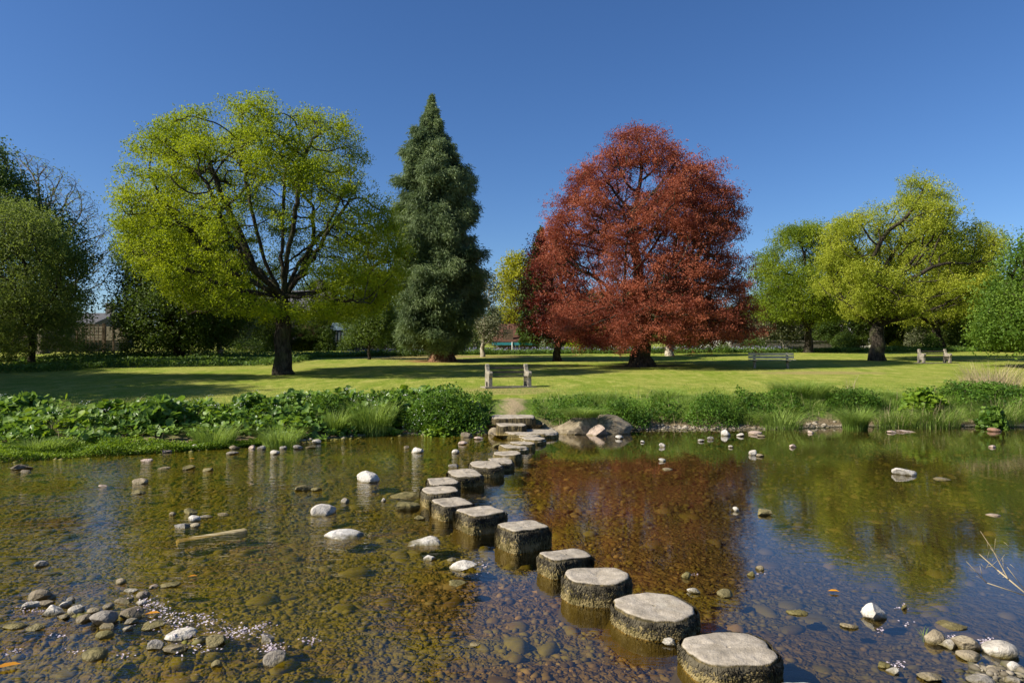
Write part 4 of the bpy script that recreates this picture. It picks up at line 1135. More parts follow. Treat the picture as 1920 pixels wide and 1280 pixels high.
def pebble_mat():
    t = NT('riverbed_pebble')
    g = t.n('ShaderNodeNewGeometry'); p = g.outputs['Position']; x, y, z = t.xyz(p); r = g.outputs['Random Per Island']
    rp = t.n('ShaderNodeValToRGB'); e = rp.color_ramp.elements
    e[0].color = (0.045, 0.033, 0.014, 1); e[1].color = (0.23, 0.18, 0.10, 1)
    for q, cc in ((0.3, (0.10, 0.07, 0.025, 1)), (0.6, (0.145, 0.105, 0.04, 1)), (0.8, (0.16, 0.135, 0.085, 1)), (0.93, (0.24, 0.165, 0.08, 1))):
        k = e.new(q); k.color = cc
    t.put(rp.inputs[0], r); c = rp.outputs[0]
    n1 = t.math('ADD', t.noise(0.55, t.scaled((0.8, 1.6, 1), p), 4.0, 0.62), t.ramp(x, 1.2, -1.5, -0.06, 0.07)); n2 = t.noise(16.0, p, 4.0)
    alg = t.ramp(t.math('ADD', n1, t.math('MULTIPLY', t.math('SUBTRACT', n2, 0.5), 0.35)), 0.38, 0.56, 0, 0.9)
    c = t.mix(alg, c, t.mix(n2, (0.055, 0.06, 0.006), (0.21, 0.195, 0.016)))
    c = t.mix(t.ramp(t.math('ADD', x, t.math('MULTIPLY', n2, 1.5)), 1.4, 3.8, 0, 0.65), c, (0.044, 0.044, 0.029))  # pebbles darkened towards the right like the bed, to bring out the reflections
    c = t.mix(t.ramp(z, 0.0, 0.04), c, t.mix(r, (0.09, 0.072, 0.045), (0.36, 0.31, 0.24)))
    return t.done(c, 0.7, t.bump(n2, 0.5, 0.01), 0.25)


PM = pebble_mat()
rng = np.random.default_rng(60)
d = rng.uniform(4.0 ** .6, 11.0 ** .6, 16000) ** (1 / .6); px = rng.uniform(-150, 2070, 16000); X = (px - CX) * d / F
k = (d - edge(X) < -0.1) & (fbm(X, d, s=0.75, seed=801) < rng.uniform(0.0, 0.35, len(X)))
pebbles('riverbed_pebbles', X[k], d[k], (0.010 + 0.036 * rng.uniform(0, 1, 16000) ** 3)[k], 1, PM)
X = rng.uniform(-13, 16, 13000); Y = rng.uniform(9.5, 21, 13000); k = (Y - edge(X) < 0.0) & (np.abs(X) < Y * 0.85) & (fbm(X, Y, s=0.75, seed=801) < rng.uniform(0.0, 0.35, len(X)))
pebbles('riverbed_pebbles', X[k], Y[k], (0.022 + 0.055 * rng.uniform(0, 1, 13000) ** 2.5)[k], 1, PM)
# larger flat stones sunk among them
m = 420; d = rng.uniform(4.2, 17, m); X = rng.uniform(-0.8, 0.8, m) * d; k = d - edge(X) < -0.3
pebbles('sunken_stones', X[k], d[k], rng.uniform(0.06, 0.13, m)[k], 2, PM, -0.25)
# dry gravel: bars and the gravel shore
Xg = []; Yg = []
for px, py, amp, sx, sy in BARS[:5]:
    c = on_z(px, py); m = 130 if px < 1000 else 220
    Xg.append(rng.normal(c[0], sx * 0.62, m)); Yg.append(rng.normal(c[1], sy * 0.6, m))
for x0, x1, m in ((2.6, 9.5, 900), (-7.0, -1.0, 420), (-14, -7, 160), (9.5, 15, 120)):
    x = rng.uniform(x0, x1, m); Xg.append(x); Yg.append(edge(x) + rng.normal(0.15, 0.28, m))
X = np.concatenate(Xg); Y = np.concatenate(Yg)
pebbles('shore_gravel', X, Y, 0.014 + 0.045 * rng.uniform(0, 1, len(X)) ** 2.5 * np.where(Y > 10, 1.4, 0.7), 1, PM)

# ------------------------------------------------------------------ bank plants
def blades(P, H, Wd, lean, az=None, seg=3, spread_dir=None):
    """curved grass blades: P roots, H lengths, lean = how far the tip bends over"""
    n = len(P); az = rng.uniform(0, 2 * PI, n) if az is None else az
    D = np.stack([np.cos(az), np.sin(az), 0 * az], 1); T = np.stack([-np.sin(az), np.cos(az), 0 * az], 1)
    tw = rng.uniform(-0.8, 0.8, n)[:, None]; T = unit(T + D * tw)
    H = np.broadcast_to(H, (n,)); Wd = np.broadcast_to(Wd, (n,)); lean = np.broadcast_to(lean, (n,))
    rows = []
    for q in range(seg + 1):
        u = q / seg
        c = P + D * (lean * H * u ** 2)[:, None] * 1.0 + np.array([0, 0, 1.0]) * (H * (u - 0.42 * lean * u ** 3))[:, None]
        w = (Wd * (1 - u) ** 0.7 * 0.5)[:, None]
        rows += [c - T * w, c + T * w] if q < seg else [c]
    m = 2 * seg + 1
    V = np.stack(rows, 1).reshape(-1, 3); bb = np.arange(n)[:, None] * m
    f4 = np.concatenate([bb + np.array([[2 * q, 2 * q + 1, 2 * q + 3, 2 * q + 2]]) for q in range(seg - 1)])
    f3 = bb + np.array([[2 * seg - 2, 2 * seg - 1, 2 * seg]])
    return V, f4, f3


def join(*parts):
    V = []; F4 = []; F3 = []; b = 0
    for v, a, c in parts:
        V.append(v)
        if a is not None and len(a): F4.append(a + b)
        if c is not None and len(c): F3.append(c + b)
        b += len(v)
    return np.concatenate(V), [np.concatenate(F4)] if F4 and not F3 else ([np.concatenate(F4)] if F4 else []) + ([np.concatenate(F3)] if F3 else [])


def round_leaves(P, r, tilt=0.5, up=None):
    """lobed rounded leaves, a little cupped"""
    n = len(P); N = unit(rng.normal(size=(n, 3)) * tilt + np.array([0, -0.25, 1.0]))
    A = unit(np.cross(N, rng.normal(size=(n, 3)))); B = np.cross(N, A); k = 8
    r = np.broadcast_to(r, (n,))[:, None]
    rows = [P - N * r * 0.18]
    for q in range(k):
        th = 2 * PI * q / k; f = (0.55 if q == 0 else 1.0) * rng.uniform(0.85, 1.12, (n, 1))
        rows.append(P + r * f * (A * math.cos(th) + B * math.sin(th)) + N * r * rng.uniform(-0.1, 0.12, (n, 1)))
    V = np.stack(rows, 1).reshape(-1, 3); bb = np.arange(n)[:, None] * (k + 1)
    f3 = np.concatenate([bb + np.array([[0, 1 + q, 1 + (q + 1) % k]]) for q in range(k)])
    return V, None, f3


def on_ground(X, Y, dz=0.0): return np.stack([X, Y, ground_z(X, Y) + dz], 1)


def hide(x, y):
    """no plants on the landing path, nor where the boulders lie"""
    return (np.abs(x + 0.05 - 0.03 * (y - 19)) < 0.62) & (y < 22) | ((x > 1.2) & (x < 3.5) & (y < 19.45))


def stuff(name, parts, mat, smooth=False):
    V, Fs = join(*parts); return tag(link(name, mesh_np(name, V, Fs, M[mat], smooth)), kind='stuff')


rng = np.random.default_rng(300)
# butterbur, the mass of big rounded leaves on the left bank
parts = []; parts2 = []; wf = []
cnt = 0
while cnt < 430:
    x = rng.uniform(-26, -1.2); W = bankw(x); e = edge(np.array([x]))[0]; s = rng.uniform(0.12 if x > -6 else 0.9, W + 0.35); y = e + s
    if hide(np.array([x]), np.array([y]))[0] or vn(np.array([x]), np.array([y]), s=0.7, seed=61)[0] < -0.35: continue
    cnt += 1; hgt = rng.uniform(0.12, 0.5) * (0.45 if s < 0.6 else 1.0); n = int(rng.uniform(14, 34))
    a = rng.uniform(0, 2 * PI, n); rr = 0.30 * np.sqrt(rng.uniform(0, 1, n)) * (0.6 + hgt)
    X, Y = x + rr * np.cos(a) * 1.3, y + rr * np.sin(a)
    P = on_ground(X, Y); P[:, 2] += hgt * rng.uniform(0.45, 1.05, n) * (1.05 - rr)
    (parts if rng.uniform() < 0.7 else parts2).append(round_leaves(P, rng.uniform(0.045, 0.12, n), 0.55))
stuff('butterbur_leaves', parts, 'butterbur'); stuff('young_butterbur_leaves', parts2, 'cress')
# nettles and small leaved herbs along both banks
L = []
X = rng.uniform(-26, 26, 60000); e = edge(X); W = bankw(X); s = rng.uniform(0.35, 1, 60000) * (W + 0.25); Y = e + s
k = ~hide(X, Y) & (fbm(X, Y, s=0.5, seed=70) > np.where(X < 0, -0.15, 0.0))
X, Y = X[k], Y[k]
bump_ = np.where(X > 1, 1.25, 1.0) * (0.10 + 0.38 * np.clip(fbm(X, Y, s=0.9, seed=71, o=2) + 0.3, 0, 1))
P = on_ground(X, Y); P[:, 2] += bump_ * rng.uniform(0.15, 1, len(X))
V, Fq = leaves_mesh(P, rng.uniform(0.05, 0.12, len(P)), rng.uniform(0.03, 0.06, len(P)), 0.6)
stuff('bank_herbs', [(V, Fq, None)], 'bush')
# cress at the left waterline
X = rng.uniform(-14.5, -6.0, 26000); e = edge(X); wd = np.interp(X, [-14.5, -10, -8, -6], [1.5, 1.3, 0.9, 0.35]); Y = e + rng.uniform(-0.12, 1, 26000) * wd
P = on_ground(X, Y); P[:, 2] = np.maximum(P[:, 2], 0) + rng.uniform(0.02, 1, len(X)) * (0.06 + 0.16 * np.clip(vn(X, Y, s=1.6, seed=75) + 0.4, 0, 1))
V, Fq = leaves_mesh(P, rng.uniform(0.03, 0.075, len(P)), rng.uniform(0.025, 0.055, len(P)), 1.0)
stuff('water_cress', [(V, Fq, None)], 'cress')
# turf on the right bank and along the lawn lip
X = rng.uniform(-22, 26, 90000); e = edge(X); W = bankw(X)
s = np.where(X > 0.5, rng.uniform(0.45, 1.15, 90000) * W + 0.1, W + rng.normal(0, 0.5, 90000)); Y = e + s
k = ~hide(X, Y) & (s > 0.4) & (fbm(X, Y, s=0.8, seed=80) > -0.45); X, Y = X[k], Y[k]
tall = 0.10 + 0.34 * np.clip(fbm(X, Y, s=0.8, seed=81, o=2) + 0.25, 0, 1); tall = tall * np.where((s[k] > W[k] + 0.15), 0.45, 1)
stuff('bank_grass', [blades(on_ground(X, Y, -0.02), tall * rng.uniform(0.6, 1.3, len(X)), 0.011, rng.uniform(0.2, 0.9, len(X)), seg=2)], 'blade')
# short lawn grass in front, where blades can still be seen
X = rng.uniform(-20, 20, 60000); Y = edge(X) + bankw(X) + 0.2 + rng.exponential(1.6, 60000); k = ~hide(X, Y) & ~((np.abs(X) < 0.8) & (Y < 23)); X, Y = X[k], Y[k]
stuff('lawn_grass_blades', [blades(on_ground(X, Y, -0.01), rng.uniform(0.03, 0.085, len(X)), 0.012, rng.uniform(0.2, 0.8, len(X)), seg=2)], 'blade')


def tuft(label, px, py, w, h, n=420, mat='blade', lean=(0.35, 1.1), name='grass_tuft', cat='grass tuft', group='grass tufts on the river banks', bw=0.014, front=True, seed=0, d=None, extra_dry=0):
    """px, py = foot in the picture, w and h = size in photo pixels"""
    global rng
    rng = np.random.default_rng(400 + seed)
    if d is None:
        d = CH * F / (py - HY)
        for _ in range(8): d = 0.5 * d + 0.5 * (CH - max(0, gz((px - CX) * d / F, d))) * F / (py - HY)
    x = (px - CX) * d / F; W = w * d / F; H = h * d / F; z = max(0, gz(x, d))
    a = rng.uniform(0, 2 * PI, n); r = W * (0.22 if lean[1] < 1.05 else 0.34) * np.sqrt(rng.uniform(0, 1, n))
    P = np.stack([r * np.cos(a) * 1.2, r * np.sin(a) * 0.8 + W * 0.2, np.full(n, -0.05)], 1)
    ll = rng.uniform(*lean, n); hh = H * rng.uniform(0.6, 1.25, n) * (1 + 0.25 * ll)
    V, f4, f3 = blades(P, hh, bw * rng.uniform(0.6, 1.3, n), ll, az=a + rng.normal(size=n) * 0.5, seg=4)
    me = mesh_np(name, V, [f4, f3], M[mat], False)
    o = link(name, me, None, (x, d, z)); tag(o, label, cat, group)
    if extra_dry:
        V, f4, f3 = blades(P[:extra_dry], H * rng.uniform(0.7, 1.4, extra_dry), bw * 0.7, rng.uniform(0.1, 0.6, extra_dry), seg=3)
        link('dry_stalks', mesh_np('dry_stalks', V, [f4, f3], M['dry'], False), o)
    return o


def mound(label, px0, px1, ytop, ybot, d, mat='bush', n=5000, leaf=0.07, name='leafy_plant', cat='plant', group='plants on the river bank', round_=False, seed=0, depth=0.8, flowers=0):
    """a heap of leaves: a leafy plant with stems, ybot is the row of its foot"""
    global rng
    rng = np.random.default_rng(450 + seed)
    a = (px1 - px0) / 2 * d / F; x = ((px0 + px1) / 2 - CX) * d / F; z0 = CH - (ybot - HY) * d / F; H = (ybot - ytop) * d / F
    u = unit(rng.normal(size=(n, 3))); u[:, 2] = np.abs(u[:, 2])
    rho = rng.uniform(0.2, 1, n) ** 0.35
    k = 1 + 0.30 * fbm(u[:, 0] * 2, u[:, 1] * 2, u[:, 2] * 2, s=1.3, seed=seed + 3)
    P = u * (rho * k)[:, None] * np.array([a, a * depth, H]); P += rng.normal(size=P.shape) * 0.02
    if round_:
        V, _, F3 = round_leaves(P, leaf * rng.uniform(0.6, 1.3, n), 0.7); Fs = [F3]
    else:
        V, Fq = leaves_mesh(P, leaf * rng.uniform(0.6, 1.4, n), leaf * 0.55 * rng.uniform(0.6, 1.3, n), 0.5); Fs = [Fq]
    t = thing(name, (x, d, z0), label, cat, group)
    link('foliage', mesh_np('foliage', V, Fs, M[mat], False), t)
    m = 40; aa = rng.uniform(0, 2 * PI, m); mb = MB()
    for q in range(m):
        rr = rng.uniform(0, 0.75); e_ = (a * rr * math.cos(aa[q]), a * depth * rr * math.sin(aa[q]), H * 0.85 * math.sqrt(1 - rr * rr))
        mb.bar((e_[0] * 0.45, e_[1] * 0.45, -0.15), e_, 0.008, 0.004, 4)
    mb.build('stems', M['bank'], t)
    if flowers:
        P = unit(rng.normal(size=(flowers, 3)) * np.array([0.5, 0.4, 0.4]) + np.array([-0.6, -0.7, 0.6])) * np.array([a, a * depth, H]) * 1.04
        V, Fq = leaves_mesh(P, 0.035, 0.03, 1.0); tag(link('flowers', mesh_np('flowers', V, Fq, M['white_flower'], False), t), kind='stuff')
    return t


mound('big rounded green bush at the left of the landing, white flowers on its left flank', 752, 925, 728, 826, 19.0, n=8500, leaf=0.085, seed=1, flowers=70, depth=0.6)
mound('leafy plant with small white flower heads, left of the big rounded bush', 690, 768, 742, 800, 19.4, n=2600, leaf=0.07, seed=2, flowers=60, mat='butterbur', round_=True)
mound('low leafy plant hanging over the waterline at the foot of the big bush', 785, 862, 795, 826, 18.55, n=900, leaf=0.06, seed=3, mat='cress', round_=True)
mound('dark leafy mound behind the big boulders, right of the landing', 1118, 1218, 745, 800, 20.1, n=3600, leaf=0.07, seed=4)
mound('low leafy hedge plant between the landing path and the dark mound', 1015, 1125, 752, 795, 20.0, n=2600, leaf=0.06, seed=5, depth=0.5)
mound('leafy green mound with a dark hollow at its right, on the right bank', 1282, 1385, 738, 798, 20.5, n=3600, leaf=0.07, seed=6)
mound('nettle clump at the lawn edge above the grassy overhang', 1540, 1660, 726, 765, 21.6, n=2600, leaf=0.07, seed=7, depth=0.5)
mound('bright round-leaved plant at the lawn edge near the dry grass', 1690, 1770, 728, 770, 21.4, n=800, leaf=0.085, seed=8, mat='cress', round_=True)
mound('dark nettle clump at the lawn edge behind the dry grass', 1740, 1920, 712, 755, 22.2, n=4200, leaf=0.07, seed=9, depth=0.4)
mound('green leafy plant low on the right waterline under the dry grass', 1835, 1885, 762, 806, 20.3, n=900, leaf=0.07, seed=10, mat='butterbur', round_=True)
mound('butterbur heap topping the left bank by the left edge', -20, 110, 742, 800, 17.6, n=1000, leaf=0.1, seed=11, mat='butterbur', round_=True)
mound('butterbur heap with white flower heads, third of the left bank from the edge', 250, 350, 745, 810, 17.2, n=1000, leaf=0.1, seed=12, mat='butterbur', round_=True, flowers=40)
mound('butterbur heap hanging over a dark hollow in the middle of the left bank', 420, 530, 740, 800, 18.6, n=1000, leaf=0.1, seed=13, mat='butterbur', round_=True)
mound('nettle heap on the left bank between the hollow and the tall green grass', 560, 650, 738, 790, 19.0, n=2600, leaf=0.075, seed=14)
tuft('grass tuft at the waterline, first from the left of two rounded ones', 393, 836, 90, 44, 520, seed=1)
tuft('grass tuft at the waterline, bright, second from the left of two rounded ones', 520, 838, 80, 44, 520, seed=2)
tuft('tall green grass left of the big rounded bush', 690, 818, 140, 70, 900, lean=(0.15, 0.7), seed=3)
tuft('tall grass clump between two leafy plants on the left bank', 625, 806, 60, 50, 420, lean=(0.15, 0.8), seed=4)
tuft('low bright grass at the left edge among the cress', 60, 850, 120, 32, 700, seed=5)
tuft('small pale grass clump beside the dry stalks at left', 155, 832, 50, 36, 260, seed=6, extra_dry=50)
tuft('thatch of grass capping the left big boulder at the landing', 1092, 800, 80, 20, 1100, seed=7, d=18.72, lean=(0.9, 1.8), bw=0.012).location[2] = 0.50
tuft('dark green grass mound overhanging the bank above the hollow', 1512, 777, 130, 38, 1500, seed=8, lean=(0.6, 1.4))
tuft('arching grass tuft left of the bare mud at the waterline', 1472, 806, 95, 46, 520, seed=9, lean=(0.6, 1.3))
tuft('upright grass tuft standing in the mud hollow of the right bank', 1612, 806, 85, 46, 900, seed=10, lean=(0.3, 1.0))
tuft('grass tuft mixed with straw right of the upright one', 1690, 802, 100, 38, 600, seed=11, lean=(0.4, 1.1), extra_dry=60)
tuft('grass clump with drooping straw, halfway to the right edge', 1765, 803, 115, 48, 800, seed=12, lean=(0.4, 1.1), extra_dry=110)
tuft('long grass clump at the right edge, hanging to the water', 1885, 800, 110, 56, 800, seed=13, lean=(0.4, 1.1), extra_dry=60)
tuft('grass mound with a shadowed flank, next to the leafy green mound', 1410, 792, 95, 32, 500, seed=14, lean=(0.5, 1.2))
tuft('grass mound at the lawn edge between two nettle clumps', 1475, 755, 100, 18, 420, seed=15, lean=(0.5, 1.2))
tuft('low grass mound just right of the dark leafy mound', 1250, 778, 70, 24, 360, seed=16, lean=(0.5, 1.2))
tuft('tall dry straw-coloured grass at the right edge of the bank', 1885, 772, 190, 60, 700, 'dry', (0.1, 0.9), 'dry_grass', 'dry grass', 'dry stalks on the banks', 0.012, seed=17)
tuft('shorter dry straw clump left of the tall straw-coloured grass', 1832, 772, 110, 36, 260, 'dry', (0.2, 1.0), 'dry_grass', 'dry grass', 'dry stalks on the banks', 0.012, seed=18)
tuft('bundle of dry brown stalks on the left bank', 102, 822, 50, 36, 90, 'dry', (0.05, 0.4), 'dry_grass', 'dry grass', 'dry stalks on the banks', 0.014, seed=19)
tuft('few dry stalks rising from the nettles right of the grassy overhang', 1600, 772, 40, 40, 24, 'dry', (0.05, 0.5), 'dry_grass', 'dry grass', 'dry stalks on the banks', 0.014, seed=20)
tuft('small green blades beside the tan stone on the right shore', 1735, 1193, 26, 26, 12, seed=21, bw=0.006, lean=(0.2, 0.9))
# dead stems caught in the bank plants
rng = np.random.default_rng(318)
X = rng.uniform(-16, 18, 900); Y = edge(X) + bankw(X) * rng.uniform(0.15, 1.05, 900); k = ~hide(X, Y); X, Y = X[k], Y[k]
stuff('dead_stems', [blades(on_ground(X, Y, -0.02), rng.uniform(0.25, 0.7, len(X)), 0.010, rng.uniform(0.2, 1.4, len(X)), seg=3)], 'dry')
# white flower heads scattered over the left bank
rng = np.random.default_rng(321)
X = []; Y = []
for _ in range(34):
    x = rng.uniform(-14, -2.5); y = edge(np.array([x]))[0] + bankw(x) * rng.uniform(0.6, 1.05); X.append(rng.normal(x, 0.07, 14)); Y.append(rng.normal(y, 0.06, 14))
P = on_ground(np.concatenate(X), np.concatenate(Y)); P[:, 2] += np.repeat(rng.uniform(0.25, 0.5, 34), 14) + rng.normal(0, 0.02, len(P))
V, Fq = leaves_mesh(P, 0.03, 0.025, 1.0); stuff('white_flower_heads', [(V, Fq, None)], 'white_flower')
# border of bluebells and herbs at the back of the lawn, ground ivy under the trees at left
rng = np.random.default_rng(330)
fx = [-60, 0, 100, 200, 400, 520, 600, 700, 800, 1000, 1500, 1920, 2000]; fy = [703, 701, 697, 690, 687, 685, 671, 669, 666, 664, 661, 658.5, 658]
px = rng.uniform(-60, 2000, 42000); d0 = lawn_d(np.interp(px, fx, fy)); dep = np.interp(px, [-60, 400, 520, 640, 2000], [16, 14, 13, 4, 4])
Y = d0 + rng.uniform(0, 1, len(px)) ** 1.3 * dep; X = (px - CX) * d0 / F * (Y / d0) ** 0.6
k = fbm(X, Y, s=0.4, seed=91) > -0.5; X, Y, px = X[k], Y[k], px[k]
H = 0.25 + 0.25 * np.clip(fbm(X, Y, s=0.5, seed=90) + 0.3, 0, 1)
P = on_ground(X, Y); P[:, 2] += H * rng.uniform(0.1, 1, len(X))
V, Fq = leaves_mesh(P, rng.uniform(0.12, 0.26, len(P)), rng.uniform(0.06, 0.14, len(P)), 0.8); stuff('border_herbs', [(V, Fq, None)], 'border')
px = rng.uniform(600, 2000, 9000); d0 = lawn_d(np.interp(px, fx, fy)); Y = d0 + rng.uniform(0, 2.2, len(px)); X = (px - CX) * Y / F
stuff('border_grass', [blades(on_ground(X, Y), rng.uniform(0.2, 0.55, len(X)), 0.05, rng.uniform(0.1, 0.7, len(X)), seg=2)], 'border')
px = rng.uniform(640, 1500, 1500); d0 = lawn_d(np.interp(px, fx, fy)); Y = d0 + rng.uniform(0, 1.6, len(px)); X = (px - CX) * Y / F
P = on_ground(X, Y); P[:, 2] += rng.uniform(0.3, 0.55, len(X)); V, Fq = leaves_mesh(P, 0.09, 0.06, 0.5); stuff('bluebell_flowers', [(V, Fq, None)], 'bluebell')
# petals fallen on the water and the stones
rng = np.random.default_rng(340)
Xp = []; Yp = []
for px, py, sx, sy, m in ((285, 1133, 22, 9, 170), (330, 1165, 45, 10, 150), (300, 1150, 30, 6, 90), (450, 1184, 34, 9, 260), (395, 1166, 25, 6, 70), (510, 1216, 16, 8, 150), (580, 1201, 15, 6, 60), (27, 1222, 15, 5, 40), (60, 1145, 22, 5, 50),
                          (105, 1193, 14, 5, 30), (240, 1228, 14, 3, 14), (150, 1222, 20, 4, 20), (500, 1172, 14, 5, 40), (380, 1155, 20, 4, 40), (385, 1217, 20, 6, 40), (1652, 1180, 9, 3, 22), (1850, 1203, 16, 6, 60), (1785, 1196, 8, 3, 20), (1683, 1246, 9, 5, 30),
                          (1700, 1168, 8, 3, 10), (1303, 1078, 4, 2, 12), (1690, 1141, 8, 1.5, 12), (905, 1065, 10, 8, 26), (1425, 1076, 8, 2, 8), (350, 1190, 60, 22, 60)):
    a = rng.normal(px, sx * 0.75, m); b = rng.normal(py, sy * 0.75, m); m_ = rng.uniform(size=m) < 0.6; a, b = a[m_], b[m_]; d = CH * F / (b - HY); Xp.append((a - CX) * d / F); Yp.append(d)
X = np.concatenate(Xp); Y = np.concatenate(Yp); P = np.stack([X, Y, np.maximum(ground_z(X, Y) + 0.03, 0.004) + rng.uniform(0, 0.004, len(X))], 1)
deps = bpy.context.evaluated_depsgraph_get(); bpy.context.view_layer.update(); deps.update()
for i in range(len(P)):
    hit, loc, nrm, idx, ob, mt = S.ray_cast(deps, Vector((P[i, 0], P[i, 1], 0.8)), Vector((0, 0, -1)), distance=0.9)
    if hit and loc.z > P[i, 2]: P[i, 2] = loc.z + 0.006
V, Fq = leaves_mesh(P, 0.020, 0.015, 2.6); stuff('fallen_petals', [(V, Fq, None)], 'petal')


def fallen(label, px, py, l, rz, mat='orange_leaf'):
    p = on_z(px, py, 0.0); gzv = max(0.004, gz(p[0], p[1]) + 0.03)
    V, Fq = leaves_mesh(np.zeros((1, 3)), l, l * 0.42, 0, fold=0.2)
    V = np.array([[-l / 2, 0, 0], [-l * .15, l * .2, .012], [l * .2, l * .17, .014], [l / 2, 0, .004], [l * .2, -l * .16, .012], [-l * .15, -l * .2, .01]])
    o = link('fallen_leaf', mesh_np('fallen_leaf', V, [np.array([[0, 1, 2, 3], [0, 3, 4, 5]])], M[mat], False), None, (p[0], p[1], gzv + 0.01)); o.rotation_euler = (0, 0, rz)
    tag(o, label, 'leaf', 'leaves fallen in the river')


fallen('orange fallen leaf lying on the pebble bar beside the big brown cobble', 286, 1153, 0.12, 0.2)
fallen('orange fallen leaf floating by the left edge at the bottom', 14, 1252, 0.16, 0.4)
fallen('reddish fallen leaf floating left of the angular white boulder', 1563, 1111, 0.10, -0.3)
fallen('orange fallen leaf caught on a stone off the left bank', 359, 861, 0.12, 0.1)
fallen('yellow-brown fallen leaf under water right of the pebble bar', 361, 1083, 0.09, 0.3)
# dead twig leaning in from the right
mb = MB(); q = lambda px, py, d: tuple(at(px, py, d))
mb.bar(q(1945, 1130, 4.7), q(1870, 1068, 4.85), 0.006, 0.005, 5); mb.bar(q(1870, 1068, 4.85), q(1836, 1038, 4.95), 0.005, 0.003, 5)
mb.bar(q(1940, 1122, 4.7), q(1850, 1092, 4.6), 0.005, 0.003, 5); mb.bar(q(1850, 1092, 4.6), q(1812, 1052, 4.55), 0.003, 0.0018, 4)
mb.bar(q(1890, 1085, 4.8), q(1860, 1028, 5.0), 0.004, 0.003, 4); mb.bar(q(1860, 1028, 5.0), q(1838, 995, 5.1), 0.003, 0.002, 4)
mb.bar(q(1925, 1110, 4.75), q(1888, 1062, 4.7), 0.003, 0.002, 4); mb.bar(q(1888, 1062, 4.7), q(1856, 1026, 4.7), 0.002, 0.0015, 4)
for _ in range(16):
    a = q(random.uniform(1840, 1900), random.uniform(1030, 1085), 4.85); mb.bar(a, (a[0] + random.uniform(-.07, .07), a[1], a[2] + random.uniform(-.06, .09)), 0.0018, 0.001, 3)
mb.bar(q(1945, 1130, 4.7), (3.95, 4.3, -0.05), 0.006, 0.007, 5)
tag(mb.build('dead_branch', M['dry'], None, smooth=True), 'dry bleached twig leaning over the water from the right edge', 'branch')

# ------------------------------------------------------------------ benches
def end_bench(label, x, y, rz, length=1.5):
    z = gz(x, y)
    t = thing('park_bench', (x, y, z), label, 'bench', 'benches on the lawn', rz)
    # local: x along the bench, -y is the front
    poly = [(0.27, 0.0), (0.15, 0.0), (0.12, 0.20), (-0.10, 0.20), (-0.13, 0.0), (-0.27, 0.0), (-0.25, 0.36), (-0.31, 0.44), (-0.33, 0.54), (-0.24, 0.60), (-0.02, 0.585),
            (0.09, 0.63), (0.14, 0.76), (0.155, 0.84), (0.20, 0.87), (0.26, 0.84), (0.27, 0.74), (0.24, 0.62), (0.27, 0.40)]
    for sx in (-1, 1):
        mb = MB(); mb.prism(poly, sx * length / 2 - 0.075, sx * length / 2 + 0.075); mb.build('end_frame', M['concrete'], t, bevel=0.02)
    mb = MB()
    for k in range(4): mb.box((0, -0.20 + k * 0.11, 0.40 - 0.004 * k), (length - 0.15, 0.085, 0.035), 0, 0.003)
    mb.build('seat', M['wood'], t)
    mb = MB()
    for k in range(2): mb.box((0, 0.165 + k * 0.035, 0.56 + k * 0.16), (length - 0.15, 0.03, 0.055), 0, 0.003)
    mb.build('backrest', M['wood'], t)
    mb = MB(); mb.box((0, 0, 0.012), (length + 0.45, 0.75, 0.05), 0, 0.01); mb.build('base_slab', M['concrete'], t)
    return t


bx, bd = foot(953, 726)
end_bench('wooden slat bench with curved concrete ends alone in the middle of the lawn', bx[0], bx[1], 0.30)
bx, bd = foot(1752, 681)
end_bench('bench with two pale concrete ends near the thick-trunked maple at right', bx[0], bx[1], 0.12, 1.72)
bx, bd = foot(1447, 690.5); z = gz(*bx)
t = thing('park_bench', (bx[0], bx[1], z), 'plank bench with a silvery two-board backrest in front of the copper beech shadow', 'bench', 'benches on the lawn', -0.14)
for sx in (-0.85, 0.85):
    mb = MB(); mb.prism([(0.22, -0.05), (0.04, -0.05), (0.06, 0.34), (-0.26, 0.38), (-0.26, 0.44), (0.16, 0.44), (0.27, 0.86), (0.33, 0.85), (0.24, 0.42)], sx - 0.06, sx + 0.06); mb.build('leg', M['concrete'], t, bevel=0.015)
mb = MB()
for k in range(3): mb.box((0, -0.20 + k * 0.15, 0.463), (2.35, 0.13, 0.045), 0, 0.003)
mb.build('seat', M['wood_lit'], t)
mb = MB()
for k in range(2): mb.box((0, 0.165 + k * 0.045, 0.60 + k * 0.17), (2.35, 0.04, 0.13), 0, 0.004)
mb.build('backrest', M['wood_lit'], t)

# ------------------------------------------------------------------ walls and buildings behind the park
def stone_mat(name, a, b, sc=3.0):
    t = NT(name); p = t.pos()
    br = t.n('ShaderNodeTexBrick'); br.inputs['Scale'].default_value = sc; br.inputs['Mortar Size'].default_value = 0.03
    m = t.n('ShaderNodeMapping'); t.put(m.inputs[0], p); m.inputs['Rotation'].default_value = (math.radians(90), 0, 0); t.put(br.inputs['Vector'], m.outputs[0])
    t.put(br.inputs['Color1'], a); t.put(br.inputs['Color2'], b); t.put(br.inputs['Mortar'], tuple(v * .6 for v in a))
    n1 = t.noise(5.0, p, 5.0)
    return t.done(t.mix(t.ramp(n1, .35, .7, 0, .7), br.outputs[0], tuple(v * .55 for v in b)), 0.9, t.bump(n1, .6, .05), 0.1)


